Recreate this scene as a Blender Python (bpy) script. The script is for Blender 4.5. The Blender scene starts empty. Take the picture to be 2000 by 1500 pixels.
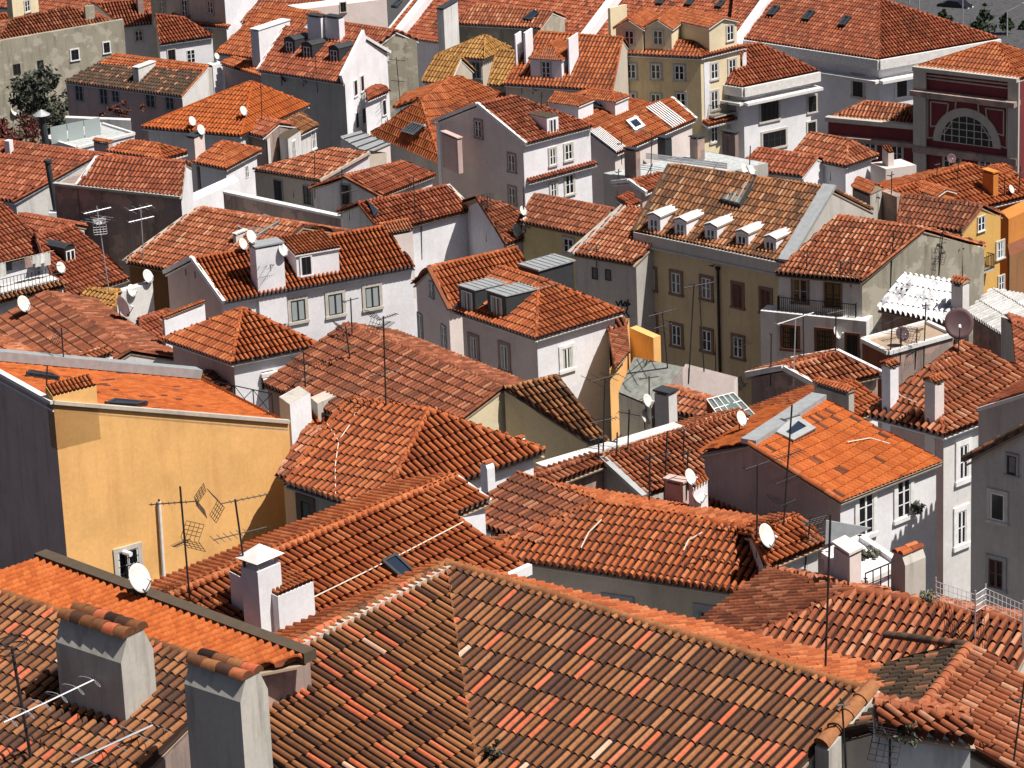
import bpy, math, random
import numpy as np
from mathutils import Vector, Matrix
random.seed(7); RNG=np.random.default_rng(7)
rad=math.radians
SC=bpy.context.scene
# ---------------------------------------------------------------- camera, sky, sun, exposure
TH,RO,FPX,CZ=rad(19.4),rad(-2.4),6667.0,112.0
_F=np.array([0,math.cos(TH),-math.sin(TH)]); _R0=np.array([1.,0,0]); _U0=np.cross(_R0,_F)
_R=_R0*math.cos(RO)+_U0*math.sin(RO); _U=-_R0*math.sin(RO)+_U0*math.cos(RO)
CAM=np.array([0,0,CZ])
cd=bpy.data.cameras.new('camera'); cam=bpy.data.objects.new('camera',cd); SC.collection.objects.link(cam)
cd.sensor_width=36; cd.lens=36*FPX/2000; cd.clip_start=1; cd.clip_end=6000
m=Matrix.Identity(4)
for i in range(3): m[i][0]=_R[i]; m[i][1]=_U[i]; m[i][2]=-_F[i]; m[i][3]=CAM[i]
cam.matrix_world=m; SC.camera=cam
SUN_AZ,SUN_EL=rad(-25),rad(60)
w=bpy.data.worlds.new("World"); SC.world=w; w.use_nodes=True
nt=w.node_tree; bgn=nt.nodes['Background']; sky=nt.nodes.new('ShaderNodeTexSky'); sky.sky_type='NISHITA'; sky.sun_disc=False
sky.air_density=.5; sky.dust_density=2.0; sky.ozone_density=0.0; sky.sun_elevation=SUN_EL; sky.sun_rotation=math.pi/2-SUN_AZ
nt.links.new(sky.outputs[0],bgn.inputs[0]); bgn.inputs[1].default_value=0.05
ld=bpy.data.lights.new('sun','SUN'); ld.energy=5.0; ld.angle=rad(0.5); ld.color=(1,0.95,0.88)
sun=bpy.data.objects.new('sun',ld); SC.collection.objects.link(sun)
sd=Vector((math.cos(SUN_EL)*math.cos(SUN_AZ),math.cos(SUN_EL)*math.sin(SUN_AZ),math.sin(SUN_EL)))
sun.rotation_euler=sd.to_track_quat('Z','Y').to_euler(); sun.location=(0,0,300)
SC.view_settings.view_transform='Standard'; SC.view_settings.look='None'; SC.view_settings.exposure=0.4
SC.cycles.max_bounces=4; SC.cycles.diffuse_bounces=2; SC.cycles.glossy_bounces=2
# ---------------------------------------------------------------- projection helpers
A3=np.array
def ray(px,py): return (_F*FPX+_R*(px-1000)-_U*(py-750))/FPX
_b=ray(1000,750); _MI=np.linalg.inv(np.array([_b,ray(1001,750)-_b,ray(1000,751)-_b]).T)
def proj(P):
    a=_MI@(A3(P)-CAM); return 1000+a[1]/a[0],750+a[2]/a[0]
def depth(P): return float((_MI@(A3(P)-CAM))[0])
_YS=[-100,60,84.6,174.5,323,440,600,3000]; _ZS=[CZ-30,CZ-34.5,CZ-40.9,CZ-61.4,CZ-81,CZ-93,CZ-95,CZ-95]
def zroof(Y): return float(np.interp(Y,_YS,_ZS))
def ground(Y): return zroof(Y)-10
def S(px,py,h=0,surf=zroof):
    """where the line of sight through a pixel meets the usual roof level (+h)"""
    r=ray(px,py); lo,hi=20.,1500.
    for _ in range(60):
        t=(lo+hi)/2; P=CAM+r*t
        if P[2]>surf(P[1])+h: lo=t
        else: hi=t
    return CAM+r*lo
def at_z(px,py,z): r=ray(px,py); return CAM+r*((z-CZ)/r[2])
def on_plane(px,py,P,n):
    r=ray(px,py); return CAM+r*(float((P-CAM)@n)/float(r@n))
def unit(v): v=A3(v,dtype=float); return v/np.linalg.norm(v)
def hor(v): v=A3(v,dtype=float).copy(); v[2]=0; return v/np.linalg.norm(v)
ZV=A3([0,0,1.])
def along_z(P,py):
    """height over the plan point P that shows at image row py"""
    lo,hi=P[2]-60,P[2]+60
    for _ in range(50):
        t=(lo+hi)/2
        if proj((P[0],P[1],t))[1]<py: hi=t
        else: lo=t
    return lo
def along(P,d,px):
    """point P+d*t that shows at image column px"""
    lo,hi=0.,60.
    s=1 if proj(P+d)[0]>proj(P)[0] else -1
    for _ in range(50):
        t=(lo+hi)/2
        if (proj(P+d*t)[0]-px)*s>0: hi=t
        else: lo=t
    return P+d*lo
# ---------------------------------------------------------------- materials
def nodemat(name):
    m=bpy.data.materials.new(name); m.use_nodes=True; nt=m.node_tree
    return m,nt,nt.nodes['Principled BSDF']
def N(nt,t,**kw):
    n=nt.nodes.new(t)
    for k,v in kw.items():
        if k.startswith('i_'): n.inputs[int(k[2:]) if k[2:].isdigit() else k[2:]].default_value=v
        else: setattr(n,k,v)
    return n
def ramp(nt,stops,interp='LINEAR'):
    r=nt.nodes.new('ShaderNodeValToRGB'); cr=r.color_ramp; cr.interpolation=interp
    while len(cr.elements)<len(stops): cr.elements.new(0.5)
    for e,(p,c) in zip(cr.elements,stops): e.position=p; e.color=(*c,1) if len(c)==3 else c
    return r
def mix(nt,fac,a,b,mode='MIX'):
    n=nt.nodes.new('ShaderNodeMix'); n.data_type='RGBA'; n.blend_type=mode
    for sock,val in((0,fac),(6,a),(7,b)):
        if isinstance(val,(int,float)): n.inputs[sock].default_value=val
        elif isinstance(val,tuple): n.inputs[sock].default_value=(*val,1)
        else: nt.links.new(val,n.inputs[sock])
    return n.outputs[2]
def noise(nt,scale,det=3,vec=None,rough=.55):
    n=N(nt,'ShaderNodeTexNoise'); n.inputs['Scale'].default_value=scale; n.inputs['Detail'].default_value=det; n.inputs['Roughness'].default_value=rough
    if vec is not None: nt.links.new(vec,n.inputs['Vector'])
    return n.outputs[0]
MATS={}
def plaster(name,col,dirt=(.12,.10,.08),amt=.35,peel=None,rough=.9):
    """limewashed wall: blotches, rain streaks and fine grain"""
    m,nt,b=nodemat(name); g=N(nt,'ShaderNodeNewGeometry'); pos=g.outputs['Position']
    mp=N(nt,'ShaderNodeMapping'); mp.inputs['Scale'].default_value=(1.6,1.6,.16); nt.links.new(pos,mp.inputs[0])
    st=ramp(nt,[(.5,(0,0,0)),(.78,(1,1,1))]); nt.links.new(noise(nt,1.3,5,mp.outputs[0],.65),st.inputs[0])
    bl=ramp(nt,[(.35,(0,0,0)),(.7,(1,1,1))]); nt.links.new(noise(nt,.45,6,pos,.62),bl.inputs[0])
    c=mix(nt,bl.outputs[0],col,tuple(x*.82 for x in col))
    mm=N(nt,'ShaderNodeMath',operation='MULTIPLY'); nt.links.new(st.outputs[0],mm.inputs[0]); mm.inputs[1].default_value=amt
    c=mix(nt,mm.outputs[0],c,dirt)
    fr=ramp(nt,[(.3,(.93,)*3),(.7,(1.03,)*3)]); nt.links.new(noise(nt,5.5,4,pos),fr.inputs[0])
    c=mix(nt,1.0,c,fr.outputs[0],'MULTIPLY')
    if peel:
        pr=ramp(nt,[(.53,(0,0,0)),(.57,(1,1,1))]); nt.links.new(noise(nt,.8,7,pos,.6),pr.inputs[0]); c=mix(nt,pr.outputs[0],c,peel)
    nt.links.new(c,b.inputs['Base Color']); b.inputs['Roughness'].default_value=rough; b.inputs['Specular IOR Level'].default_value=.15
    bp=N(nt,'ShaderNodeBump'); bp.inputs['Strength'].default_value=.10; bp.inputs['Distance'].default_value=.05
    nt.links.new(noise(nt,6,5,pos,.7),bp.inputs['Height']); nt.links.new(bp.outputs[0],b.inputs['Normal'])
    MATS[name]=m; return m
def tilemat(name,stops,stain=(.05,.03,.02),amt=.4,big=.25,lo=.5,hi=.72,interp='LINEAR'):
    """fired clay: each tile takes its own tone, then soot and lichen blotches"""
    m,nt,b=nodemat(name); g=N(nt,'ShaderNodeNewGeometry'); pos=g.outputs['Position']
    at=N(nt,'ShaderNodeAttribute',attribute_name='rnd')
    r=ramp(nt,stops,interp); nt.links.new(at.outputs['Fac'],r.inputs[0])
    s=ramp(nt,[(lo,(0,0,0)),(hi,(1,1,1))]); nt.links.new(noise(nt,big,7,pos,.68),s.inputs[0])
    mm=N(nt,'ShaderNodeMath',operation='MULTIPLY'); nt.links.new(s.outputs[0],mm.inputs[0]); mm.inputs[1].default_value=amt
    c=mix(nt,mm.outputs[0],r.outputs[0],stain)
    f=ramp(nt,[(.32,(.74,)*3),(.68,(1.12,)*3)]); nt.links.new(noise(nt,7,5,pos,.7),f.inputs[0])
    c=mix(nt,1.0,c,f.outputs[0],'MULTIPLY')
    nt.links.new(c,b.inputs['Base Color']); b.inputs['Roughness'].default_value=.8; b.inputs['Specular IOR Level'].default_value=.25
    MATS[name]=m; return m
def plain(name,col,rough=.7,metal=0.,spec=.3,var=.15,sc=3.):
    m,nt,b=nodemat(name); g=N(nt,'ShaderNodeNewGeometry')
    f=ramp(nt,[(.3,(1-var,)*3),(.7,(1+var*.5,)*3)]); nt.links.new(noise(nt,sc,5,g.outputs['Position']),f.inputs[0])
    nt.links.new(mix(nt,1.0,col,f.outputs[0],'MULTIPLY'),b.inputs['Base Color'])
    b.inputs['Roughness'].default_value=rough; b.inputs['Metallic'].default_value=metal; b.inputs['Specular IOR Level'].default_value=spec
    MATS[name]=m; return m
# walls
plaster('white',(.84,.83,.86),amt=.13,dirt=(.35,.32,.30))
plaster('white_dirty',(.72,.70,.68),amt=.5,dirt=(.16,.14,.12))
plaster('white_pink',(.76,.66,.62),amt=.12,dirt=(.35,.28,.26))
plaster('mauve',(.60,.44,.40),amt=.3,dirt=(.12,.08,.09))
plaster('yellow',(.88,.50,.19),amt=.32,dirt=(.50,.22,.07))
plaster('cream',(.80,.69,.47),amt=.12,dirt=(.35,.25,.15))
plaster('pale_yellow',(.72,.62,.32),amt=.2,dirt=(.3,.22,.1))
plaster('beige',(.62,.50,.31),amt=.3,dirt=(.14,.10,.06))
plaster('ochre',(.70,.42,.13),amt=.2,dirt=(.3,.15,.06),peel=None)
plaster('ochre_peeling',(.60,.40,.18),amt=.5,dirt=(.12,.07,.03),peel=(.38,.28,.2))
plaster('brown_wall',(.30,.15,.07),amt=.3,dirt=(.08,.04,.03))
plaster('orange_wall',(.62,.24,.06),amt=.25,dirt=(.25,.08,.03))
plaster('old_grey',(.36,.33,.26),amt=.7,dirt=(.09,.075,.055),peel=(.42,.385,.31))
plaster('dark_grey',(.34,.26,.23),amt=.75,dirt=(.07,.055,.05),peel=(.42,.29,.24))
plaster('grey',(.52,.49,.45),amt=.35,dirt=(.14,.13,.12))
plaster('warm_grey',(.58,.51,.42),amt=.25,dirt=(.16,.13,.1))
plaster('cement',(.50,.47,.42),amt=.6,dirt=(.10,.09,.075))
plaster('maroon',(.20,.045,.05),amt=.3,dirt=(.07,.02,.025))
plaster('stone',(.52,.48,.42),amt=.35,dirt=(.2,.17,.14))
plaster('mortar',(.58,.50,.42),amt=.4,dirt=(.16,.12,.09))
plaster('rust_wall',(.24,.09,.05),amt=.4,dirt=(.06,.02,.02))
# clay
GROOVE_SHADE=(.075,.03,.02)  # shade between the cover tiles, painted into the clay colour
def T(c0,*r): return [(0,GROOVE_SHADE),(.035,tuple(.35*a+.65*b for a,b in zip(c0,GROOVE_SHADE))),(.06,c0)]+list(r)
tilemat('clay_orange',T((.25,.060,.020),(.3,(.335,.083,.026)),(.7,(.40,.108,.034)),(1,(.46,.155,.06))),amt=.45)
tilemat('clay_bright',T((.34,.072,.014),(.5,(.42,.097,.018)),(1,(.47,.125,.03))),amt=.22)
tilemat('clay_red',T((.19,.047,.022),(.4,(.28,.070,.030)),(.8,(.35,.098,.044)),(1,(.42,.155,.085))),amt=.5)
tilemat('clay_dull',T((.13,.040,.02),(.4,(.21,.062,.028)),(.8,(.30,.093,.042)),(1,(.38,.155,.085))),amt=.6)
tilemat('clay_brown',[(0,(.025,.013,.010)),(.04,(.04,.02,.014)),(.06,(.075,.035,.024)),(.18,(.13,.052,.026)),(.4,(.21,.083,.034)),(.64,(.30,.122,.046)),(.88,(.36,.152,.066)),(.89,(.50,.115,.048)),(.988,(.52,.145,.07)),(.991,(.6,.36,.25)),(1,(.66,.46,.34))],amt=.35,big=.5)  # darkest stops carry the painted groove shade
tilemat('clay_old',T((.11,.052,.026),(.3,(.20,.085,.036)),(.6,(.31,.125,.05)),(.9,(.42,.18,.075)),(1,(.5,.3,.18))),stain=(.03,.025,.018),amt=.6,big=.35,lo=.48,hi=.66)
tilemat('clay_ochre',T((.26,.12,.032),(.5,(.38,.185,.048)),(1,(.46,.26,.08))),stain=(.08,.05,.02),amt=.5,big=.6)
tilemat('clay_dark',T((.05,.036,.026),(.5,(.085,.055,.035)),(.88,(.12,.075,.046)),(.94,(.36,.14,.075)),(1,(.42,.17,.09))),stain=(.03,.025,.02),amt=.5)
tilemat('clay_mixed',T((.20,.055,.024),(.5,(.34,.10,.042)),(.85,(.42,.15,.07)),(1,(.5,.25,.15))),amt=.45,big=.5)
tilemat('white_sheet',[(0,(.7,.7,.72)),(1,(.82,.82,.83))],stain=(.1,.1,.12),amt=.7,big=.9,lo=.5,hi=.62)
tilemat('grey_sheet',[(0,(.5,.49,.48)),(1,(.66,.65,.63))],stain=(.16,.14,.12),amt=.5,big=.8)
plain('slab_edge',(.38,.28,.20)); plain('slab_white',(.72,.70,.68)); plain('frame_white',(.80,.80,.80),.5)
plain('frame_dark',(.035,.03,.03),.5); plain('frame_brown',(.16,.07,.05)); plain('frame_green',(.03,.05,.04),.5)
plain('sur_mauve',(.36,.25,.22)); plain('sur_brown',(.20,.13,.09)); plain('sur_stone',(.55,.51,.45)); plain('sur_white',(.78,.77,.76)); plain('sur_grey',(.33,.34,.35))
plain('metal_grey',(.30,.32,.33),.45,.6); plain('zinc',(.42,.44,.45),.5,.35); plain('zinc_dark',(.06,.065,.07),.5,.3); plain('black_metal',(.02,.02,.022),.5,.2)
plain('mast_dark',(.045,.04,.04),.5,.3); plain('aluminium',(.55,.55,.56),.4,.5); plain('dish_white',(.62,.61,.58),.6); plain('dish_dark',(.10,.055,.06),.6)
plain('moss_wood',(.085,.062,.042),.9); plain('pipe_white',(.8,.78,.75),.5); plain('cable_white',(.68,.55,.45),.6); plain('cable_black',(.02,.02,.02),.6)
plain('asphalt',(.06,.06,.062),.9); plain('paper_roof',(.30,.31,.28),.85,var=.35); plain('curtain',(.45,.5,.46),.8)
plain('render_grey_terrace',(.45,.47,.47),.9,var=.3)
def glassmat(name,col,rough=.08):
    m,nt,b=nodemat(name); b.inputs['Base Color'].default_value=(*col,1); b.inputs['Roughness'].default_value=rough; b.inputs['Specular IOR Level'].default_value=.5; MATS[name]=m
glassmat('glass',(.012,.013,.016)); glassmat('glass_blue',(.02,.03,.05),.05); glassmat('glass_pale',(.10,.12,.11),.15); glassmat('glass_green',(.13,.17,.16),.2); glassmat('glass_frost',(.33,.38,.38),.3)
# ---------------------------------------------------------------- mesh building
COL=SC.collection
class MB:
    def __init__(s): s.v=[]; s.f=[]; s.m=[]; s.r=[]; s.n=0; s.mats=[]; s.sm=[]
    def mi(s,mat):
        if mat not in s.mats: s.mats.append(mat)
        return s.mats.index(mat)
    def add(s,V,Fc,mat,rnd=None,smooth=False):
        V=np.asarray(V,dtype=float).reshape(-1,3); k=s.mi(mat)
        for i,f in enumerate(Fc):
            s.f.append([j+s.n for j in f]); s.m.append(k); s.r.append(.5 if rnd is None else (rnd[i] if hasattr(rnd,'__len__') else rnd)); s.sm.append(smooth)
        s.v.append(V); s.n+=len(V)
    def obox(s,o,a,b,c,mat,rnd=None):
        """box from corner o with edge vectors a,b,c"""
        o,a,b,c=map(A3,(o,a,b,c))
        V=[o,o+a,o+a+b,o+b,o+c,o+a+c,o+a+b+c,o+b+c]
        F=[(0,3,2,1),(4,5,6,7),(0,1,5,4),(1,2,6,5),(2,3,7,6),(3,0,4,7)]
        if np.dot(np.cross(a,b),c)<0: F=[f[::-1] for f in F]
        s.add(V,F,mat,rnd)
    def bar(s,P,Q,r,mat,r2=None,n=5):
        P=A3(P,dtype=float);Q=A3(Q,dtype=float); d=Q-P; L=np.linalg.norm(d)
        if L<1e-6: return
        d/=L; a=np.cross(d,ZV if abs(d[2])<.9 else A3([1.,0,0])); a/=np.linalg.norm(a); b=np.cross(d,a)
        r2=r if r2 is None else r2; an=[2*math.pi*i/n for i in range(n)]
        V=[P+(a*math.cos(t)+b*math.sin(t))*r for t in an]+[Q+(a*math.cos(t)+b*math.sin(t))*r2 for t in an]
        F=[(i,(i+1)%n,n+(i+1)%n,n+i) for i in range(n)]+[tuple(range(n))[::-1],tuple(range(n,2*n))]
        s.add(V,F,mat,smooth=False)
    def prism(s,pts,dvec,mat,cap=True):
        pts=[A3(p,dtype=float) for p in pts]; n=len(pts); d=A3(dvec,dtype=float)
        V=pts+[p+d for p in pts]; F=[(i,(i+1)%n,n+(i+1)%n,n+i) for i in range(n)]
        if cap: F+= [tuple(range(n))[::-1],tuple(range(n,2*n))]
        s.add(V,F,mat)
    def quads(s,V,Q,mat,r,smooth=True):
        s.Q=getattr(s,'Q',[]); s.Q.append((np.asarray(Q)+s.n,s.mi(mat),np.asarray(r),smooth)); s.v.append(V); s.n+=len(V)
    def empty(s): return s.n==0
    def build(s,name,parent=None,off=None):
        V=np.concatenate(s.v) if s.v else np.zeros((0,3))
        if off is not None: V=V-A3(off)
        me=bpy.data.meshes.new(name)
        lens=[len(f) for f in s.f]; loops=[np.array([i for f in s.f for i in f],dtype=np.int32)]; mi=[np.array(s.m,dtype=np.int32)]; rr=[np.array(s.r,dtype=np.float32)]; sm=[np.array(s.sm,dtype=bool)]; tot=[np.array(lens,dtype=np.int32)]
        for Q,k,r,smo in getattr(s,'Q',[]):
            loops.append(Q.astype(np.int32).ravel()); n=len(Q); mi.append(np.full(n,k,np.int32)); rr.append(r.astype(np.float32)); sm.append(np.full(n,smo)); tot.append(np.full(n,4,np.int32))
        loops=np.concatenate(loops); tot=np.concatenate(tot); start=np.concatenate([[0],np.cumsum(tot)[:-1]]).astype(np.int32)
        me.vertices.add(len(V)); me.vertices.foreach_set('co',V.astype(np.float32).ravel())
        me.loops.add(len(loops)); me.loops.foreach_set('vertex_index',loops)
        me.polygons.add(len(tot)); me.polygons.foreach_set('loop_start',start)
        for mt in s.mats: me.materials.append(MATS[mt])
        me.polygons.foreach_set('material_index',np.concatenate(mi)); me.polygons.foreach_set('use_smooth',np.concatenate(sm))
        at=me.attributes.new('rnd','FLOAT','FACE'); at.data.foreach_set('value',np.concatenate(rr))
        me.update(calc_edges=True); me.validate()
        o=bpy.data.objects.new(name,me); COL.objects.link(o)
        if parent: o.parent=parent
        return o
def tag(o,label=None,cat=None,group=None,kind=None):
    if label: o['label']=label
    if cat: o['category']=cat
    if group: o['group']=group
    if kind: o['kind']=kind
    return o
# ---------------------------------------------------------------- tiles
PROFILES={ # across one column: offset / width, height / width
 'barrel':([-.5,-.36,-.325,-.285,-.18,-.065,.065,.18,.285,.325,.36,.5],[-.42,-.38,-.15,.20,.40,.50,.50,.40,.20,-.15,-.38,-.42]),
 'soft':([-.5,-.34,-.29,-.16,.02,.2,.31,.36,.5],[-.36,-.32,.08,.34,.42,.33,.08,-.32,-.36]),
 'flat':([-.5,-.42,-.3,-.1,.1,.3,.42,.5],[0,.0,.10,.13,.13,.10,.0,0]),
 'sheet':([-.5,-.25,0,.25,.5],[0,.12,.22,.12,0]),
}
def poly_range(P2,uu):
    lo=np.full(uu.shape,1e9); hi=np.full(uu.shape,-1e9); n=len(P2)
    for i in range(n):
        a=P2[i]; b=P2[(i+1)%n]
        if abs(a[0]-b[0])<1e-9: continue
        t=(uu-a[0])/(b[0]-a[0]); ok=(t>=-1e-9)&(t<=1+1e-9); v=a[1]+t*(b[1]-a[1])
        lo=np.where(ok,np.minimum(lo,v),lo); hi=np.where(ok,np.maximum(hi,v),hi)
    return lo,hi
def tiles(mb,poly,mat,w=.24,L=.42,prof='barrel',step=.035,jit=0.,cap=None,tone=(0,1),eave_row=None):
    P=[A3(p,dtype=float) for p in poly]
    n=np.zeros(3)
    for i in range(len(P)): n+=np.cross(P[i],P[(i+1)%len(P)])
    n/=np.linalg.norm(n)
    if n[2]<0: n=-n
    u=np.cross(ZV,n); u/=np.linalg.norm(u); v=np.cross(n,u)
    if v[2]<0: v=-v
    o=P[0]; P2=np.array([[(p-o)@u,(p-o)@v] for p in P])
    u0,u1=P2[:,0].min(),P2[:,0].max(); v0,v1=P2[:,1].min(),P2[:,1].max()
    nc=max(2,round((u1-u0)/w)); w=(u1-u0)/nc; nr=int(math.ceil((v1-v0)/L))
    xs=np.array(PROFILES[prof][0]); hs=np.array(PROFILES[prof][1])*w; k=len(xs)
    uc=u0+(np.arange(nc)+.5)*w
    U=np.clip(uc[:,None]+xs[None]*w,u0+1e-4,u1-1e-4)       # nc,k
    lo,hi=poly_range(P2,U)
    rows=np.arange(nr)
    shift=RNG.uniform(-.5,.5,(nc,nr))*jit if jit else np.zeros((nc,nr))
    vl=v0+rows*L-.06; vu=v0+(rows+1)*L
    sh=shift[:,:,None]*L*.12
    VL=np.clip(vl[None,:,None]+sh,lo[:,None,:],hi[:,None,:]); VU=np.clip(vu[None,:,None]+sh*0,lo[:,None,:],hi[:,None,:])
    if nr: VL[:,0,:]=np.clip(np.minimum(VL[:,0,:],lo),lo-.07,None)
    keep=(VU-VL).max(axis=2)>.02
    UL=U[:,None,:]+np.zeros((1,nr,1)); rot=RNG.uniform(-.5,.5,(nc,nr))*jit*w*.18 if jit else 0
    UU=UL+(rot[:,:,None] if jit else 0); lat=RNG.uniform(-.5,.5,(nc,nr,1))*jit*w*.10 if jit else 0
    dz=RNG.uniform(0,1,(nc,nr,1))*jit*.015 if jit else 0
    hm=hs[None,None,:]; HL=hm*1.06+np.where(hm>0,step,step*.3)+.02+dz; HU=hm*.92+.02+np.zeros((nc,nr,1))
    HL=HL+np.zeros((nc,nr,1))
    if len(P)==4:
        dv=np.array([(p-o)@n for p in P]); a0=P2[0]; dg=P2[2]-a0
        def dev(x,y):
            out=np.zeros(np.broadcast(x,y).shape)
            sd=(x-a0[0])*dg[1]-(y-a0[1])*dg[0]
            for i1,i2 in((1,2),(2,3)):
                m2=np.array([P2[i1]-a0,P2[i2]-a0]).T
                if abs(np.linalg.det(m2))<1e-9: continue
                iv=np.linalg.inv(m2); p_=iv[0,0]*(x-a0[0])+iv[0,1]*(y-a0[1]); q_=iv[1,0]*(x-a0[0])+iv[1,1]*(y-a0[1])
                c_=P2[i1] if i1==1 else P2[i2]; sg=(c_[0]-a0[0])*dg[1]-(c_[1]-a0[1])*dg[0]
                out=np.where(sd*sg>=0,p_*dv[i1]+q_*dv[i2],out)
            return out
        HL=HL+dev(UL,VL); HU=HU+dev(UU,VU)
    PL=o+(UL+lat)[...,None]*u+VL[...,None]*v+HL[...,None]*n
    PU=o+(UU+lat)[...,None]*u+VU[...,None]*v+HU[...,None]*n
    idx=np.argwhere(keep)
    if len(idx)==0: return
    pl=PL[idx[:,0],idx[:,1]]; pu=PU[idx[:,0],idx[:,1]]       # T,k,3
    T=len(idx); V=np.concatenate([pl,pu],axis=1).reshape(-1,3)
    base=(np.arange(T)*2*k)[:,None]; j=np.arange(k-1)[None]
    Q=np.stack([base+j,base+j+1,base+k+j+1,base+k+j],axis=2).reshape(-1,4)
    r=RNG.uniform(tone[0],tone[1],T)
    rq=np.repeat(r[:,None],k-1,axis=1); mid=(xs[:-1]+xs[1:])/2
    if prof in('barrel','soft'): rq=np.where(np.abs(mid)[None]>.30,rq*.045,.06+rq*.94)  # channel strips take the dark end of the ramp: painted groove shade
    mb.quads(V,Q,mat,rq.ravel(),True)
    if cap:   # mortar plugs that close the lowest tile of every column
        for c in range(nc):
            rr=[i for i in range(nr) if keep[c,i]]
            if not rr: continue
            q=PL[c,rr[0]]; sel=[i for i in range(k) if -.34<xs[i]<.36]
            if len(sel)>2: mb.add([q[i]+v*.03-n*.004 for i in sel],[tuple(range(len(sel)))],cap)
def ridge(mb,P,Q,mat,r=.13,L=.42,seg=6,tone=(0,1),lift=.05,mort=None):
    """row of half-round ridge tiles from P to Q"""
    P=A3(P,dtype=float);Q=A3(Q,dtype=float); d=Q-P; D=np.linalg.norm(d)
    if D<.1: return
    d/=D; s=np.cross(d,ZV); s/=np.linalg.norm(s); up=np.cross(s,d)
    n=max(1,round(D/L)); L=D/n; an=[math.pi*(i/seg) for i in range(seg+1)]
    for i in range(n):
        a=P+d*(L*i-.02)+up*lift; b=P+d*(L*(i+1)+.03)+up*lift; ra=r*(1+RNG.uniform(-.03,.03)); rb=r*.86
        if i%1==0: a=a+up*RNG.uniform(0,.012)
        V=[a+s*math.cos(t)*ra+up*(math.sin(t)*ra-.05) for t in an]+[b+s*math.cos(t)*rb+up*(math.sin(t)*rb-.05) for t in an]
        F=[(j,j+1,seg+2+j,seg+1+j) for j in range(seg)]
        mb.add(V,F,mat,float(RNG.uniform(*tone)),True)
        mb.add([x for x in V[:seg+1]],[tuple(range(seg+1))],mat,.2)
# ---------------------------------------------------------------- buildings
HIT=[]   # (plane point, normal, polygon, building) for resting things on roofs and walls
def reg(poly,b,kind):
    P=[A3(p,dtype=float) for p in poly]; n=np.zeros(3)
    for i in range(len(P)): n+=np.cross(P[i]-P[0],P[(i+1)%len(P)]-P[0])
    ln=np.linalg.norm(n)
    if ln<1e-9: return
    n/=ln; HIT.append((P[0],n,np.array(P),b,kind))
def inside(P2,x,y):
    c=False; n=len(P2)
    for i in range(n):
        x1,y1=P2[i]; x2,y2=P2[(i+1)%n]
        if (y1>y)!=(y2>y) and x<(x2-x1)*(y-y1)/(y2-y1)+x1: c=not c
    return c
def hit(px,py,b=None,kind=None):
    best=None; r=ray(px,py)
    for P0,n,P,bb,kd in HIT:
        if b is not None and bb is not b: continue
        if kind and kd!=kind: continue
        den=r@n
        if abs(den)<1e-6: continue
        t=((P0-CAM)@n)/den
        if t<5 or (best and t>best[0]): continue
        X=CAM+r*t; ax=int(np.argmax(np.abs(n))); k=[i for i in range(3) if i!=ax]
        if inside(P[:,k],X[k[0]],X[k[1]]): best=(t,X,n if n@r<0 else -n,bb)
    return best
def surf(px,py,b=None,kind=None,h=0):
    q=hit(px,py,b,kind)
    return q[1] if q else S(px,py,h)
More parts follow.
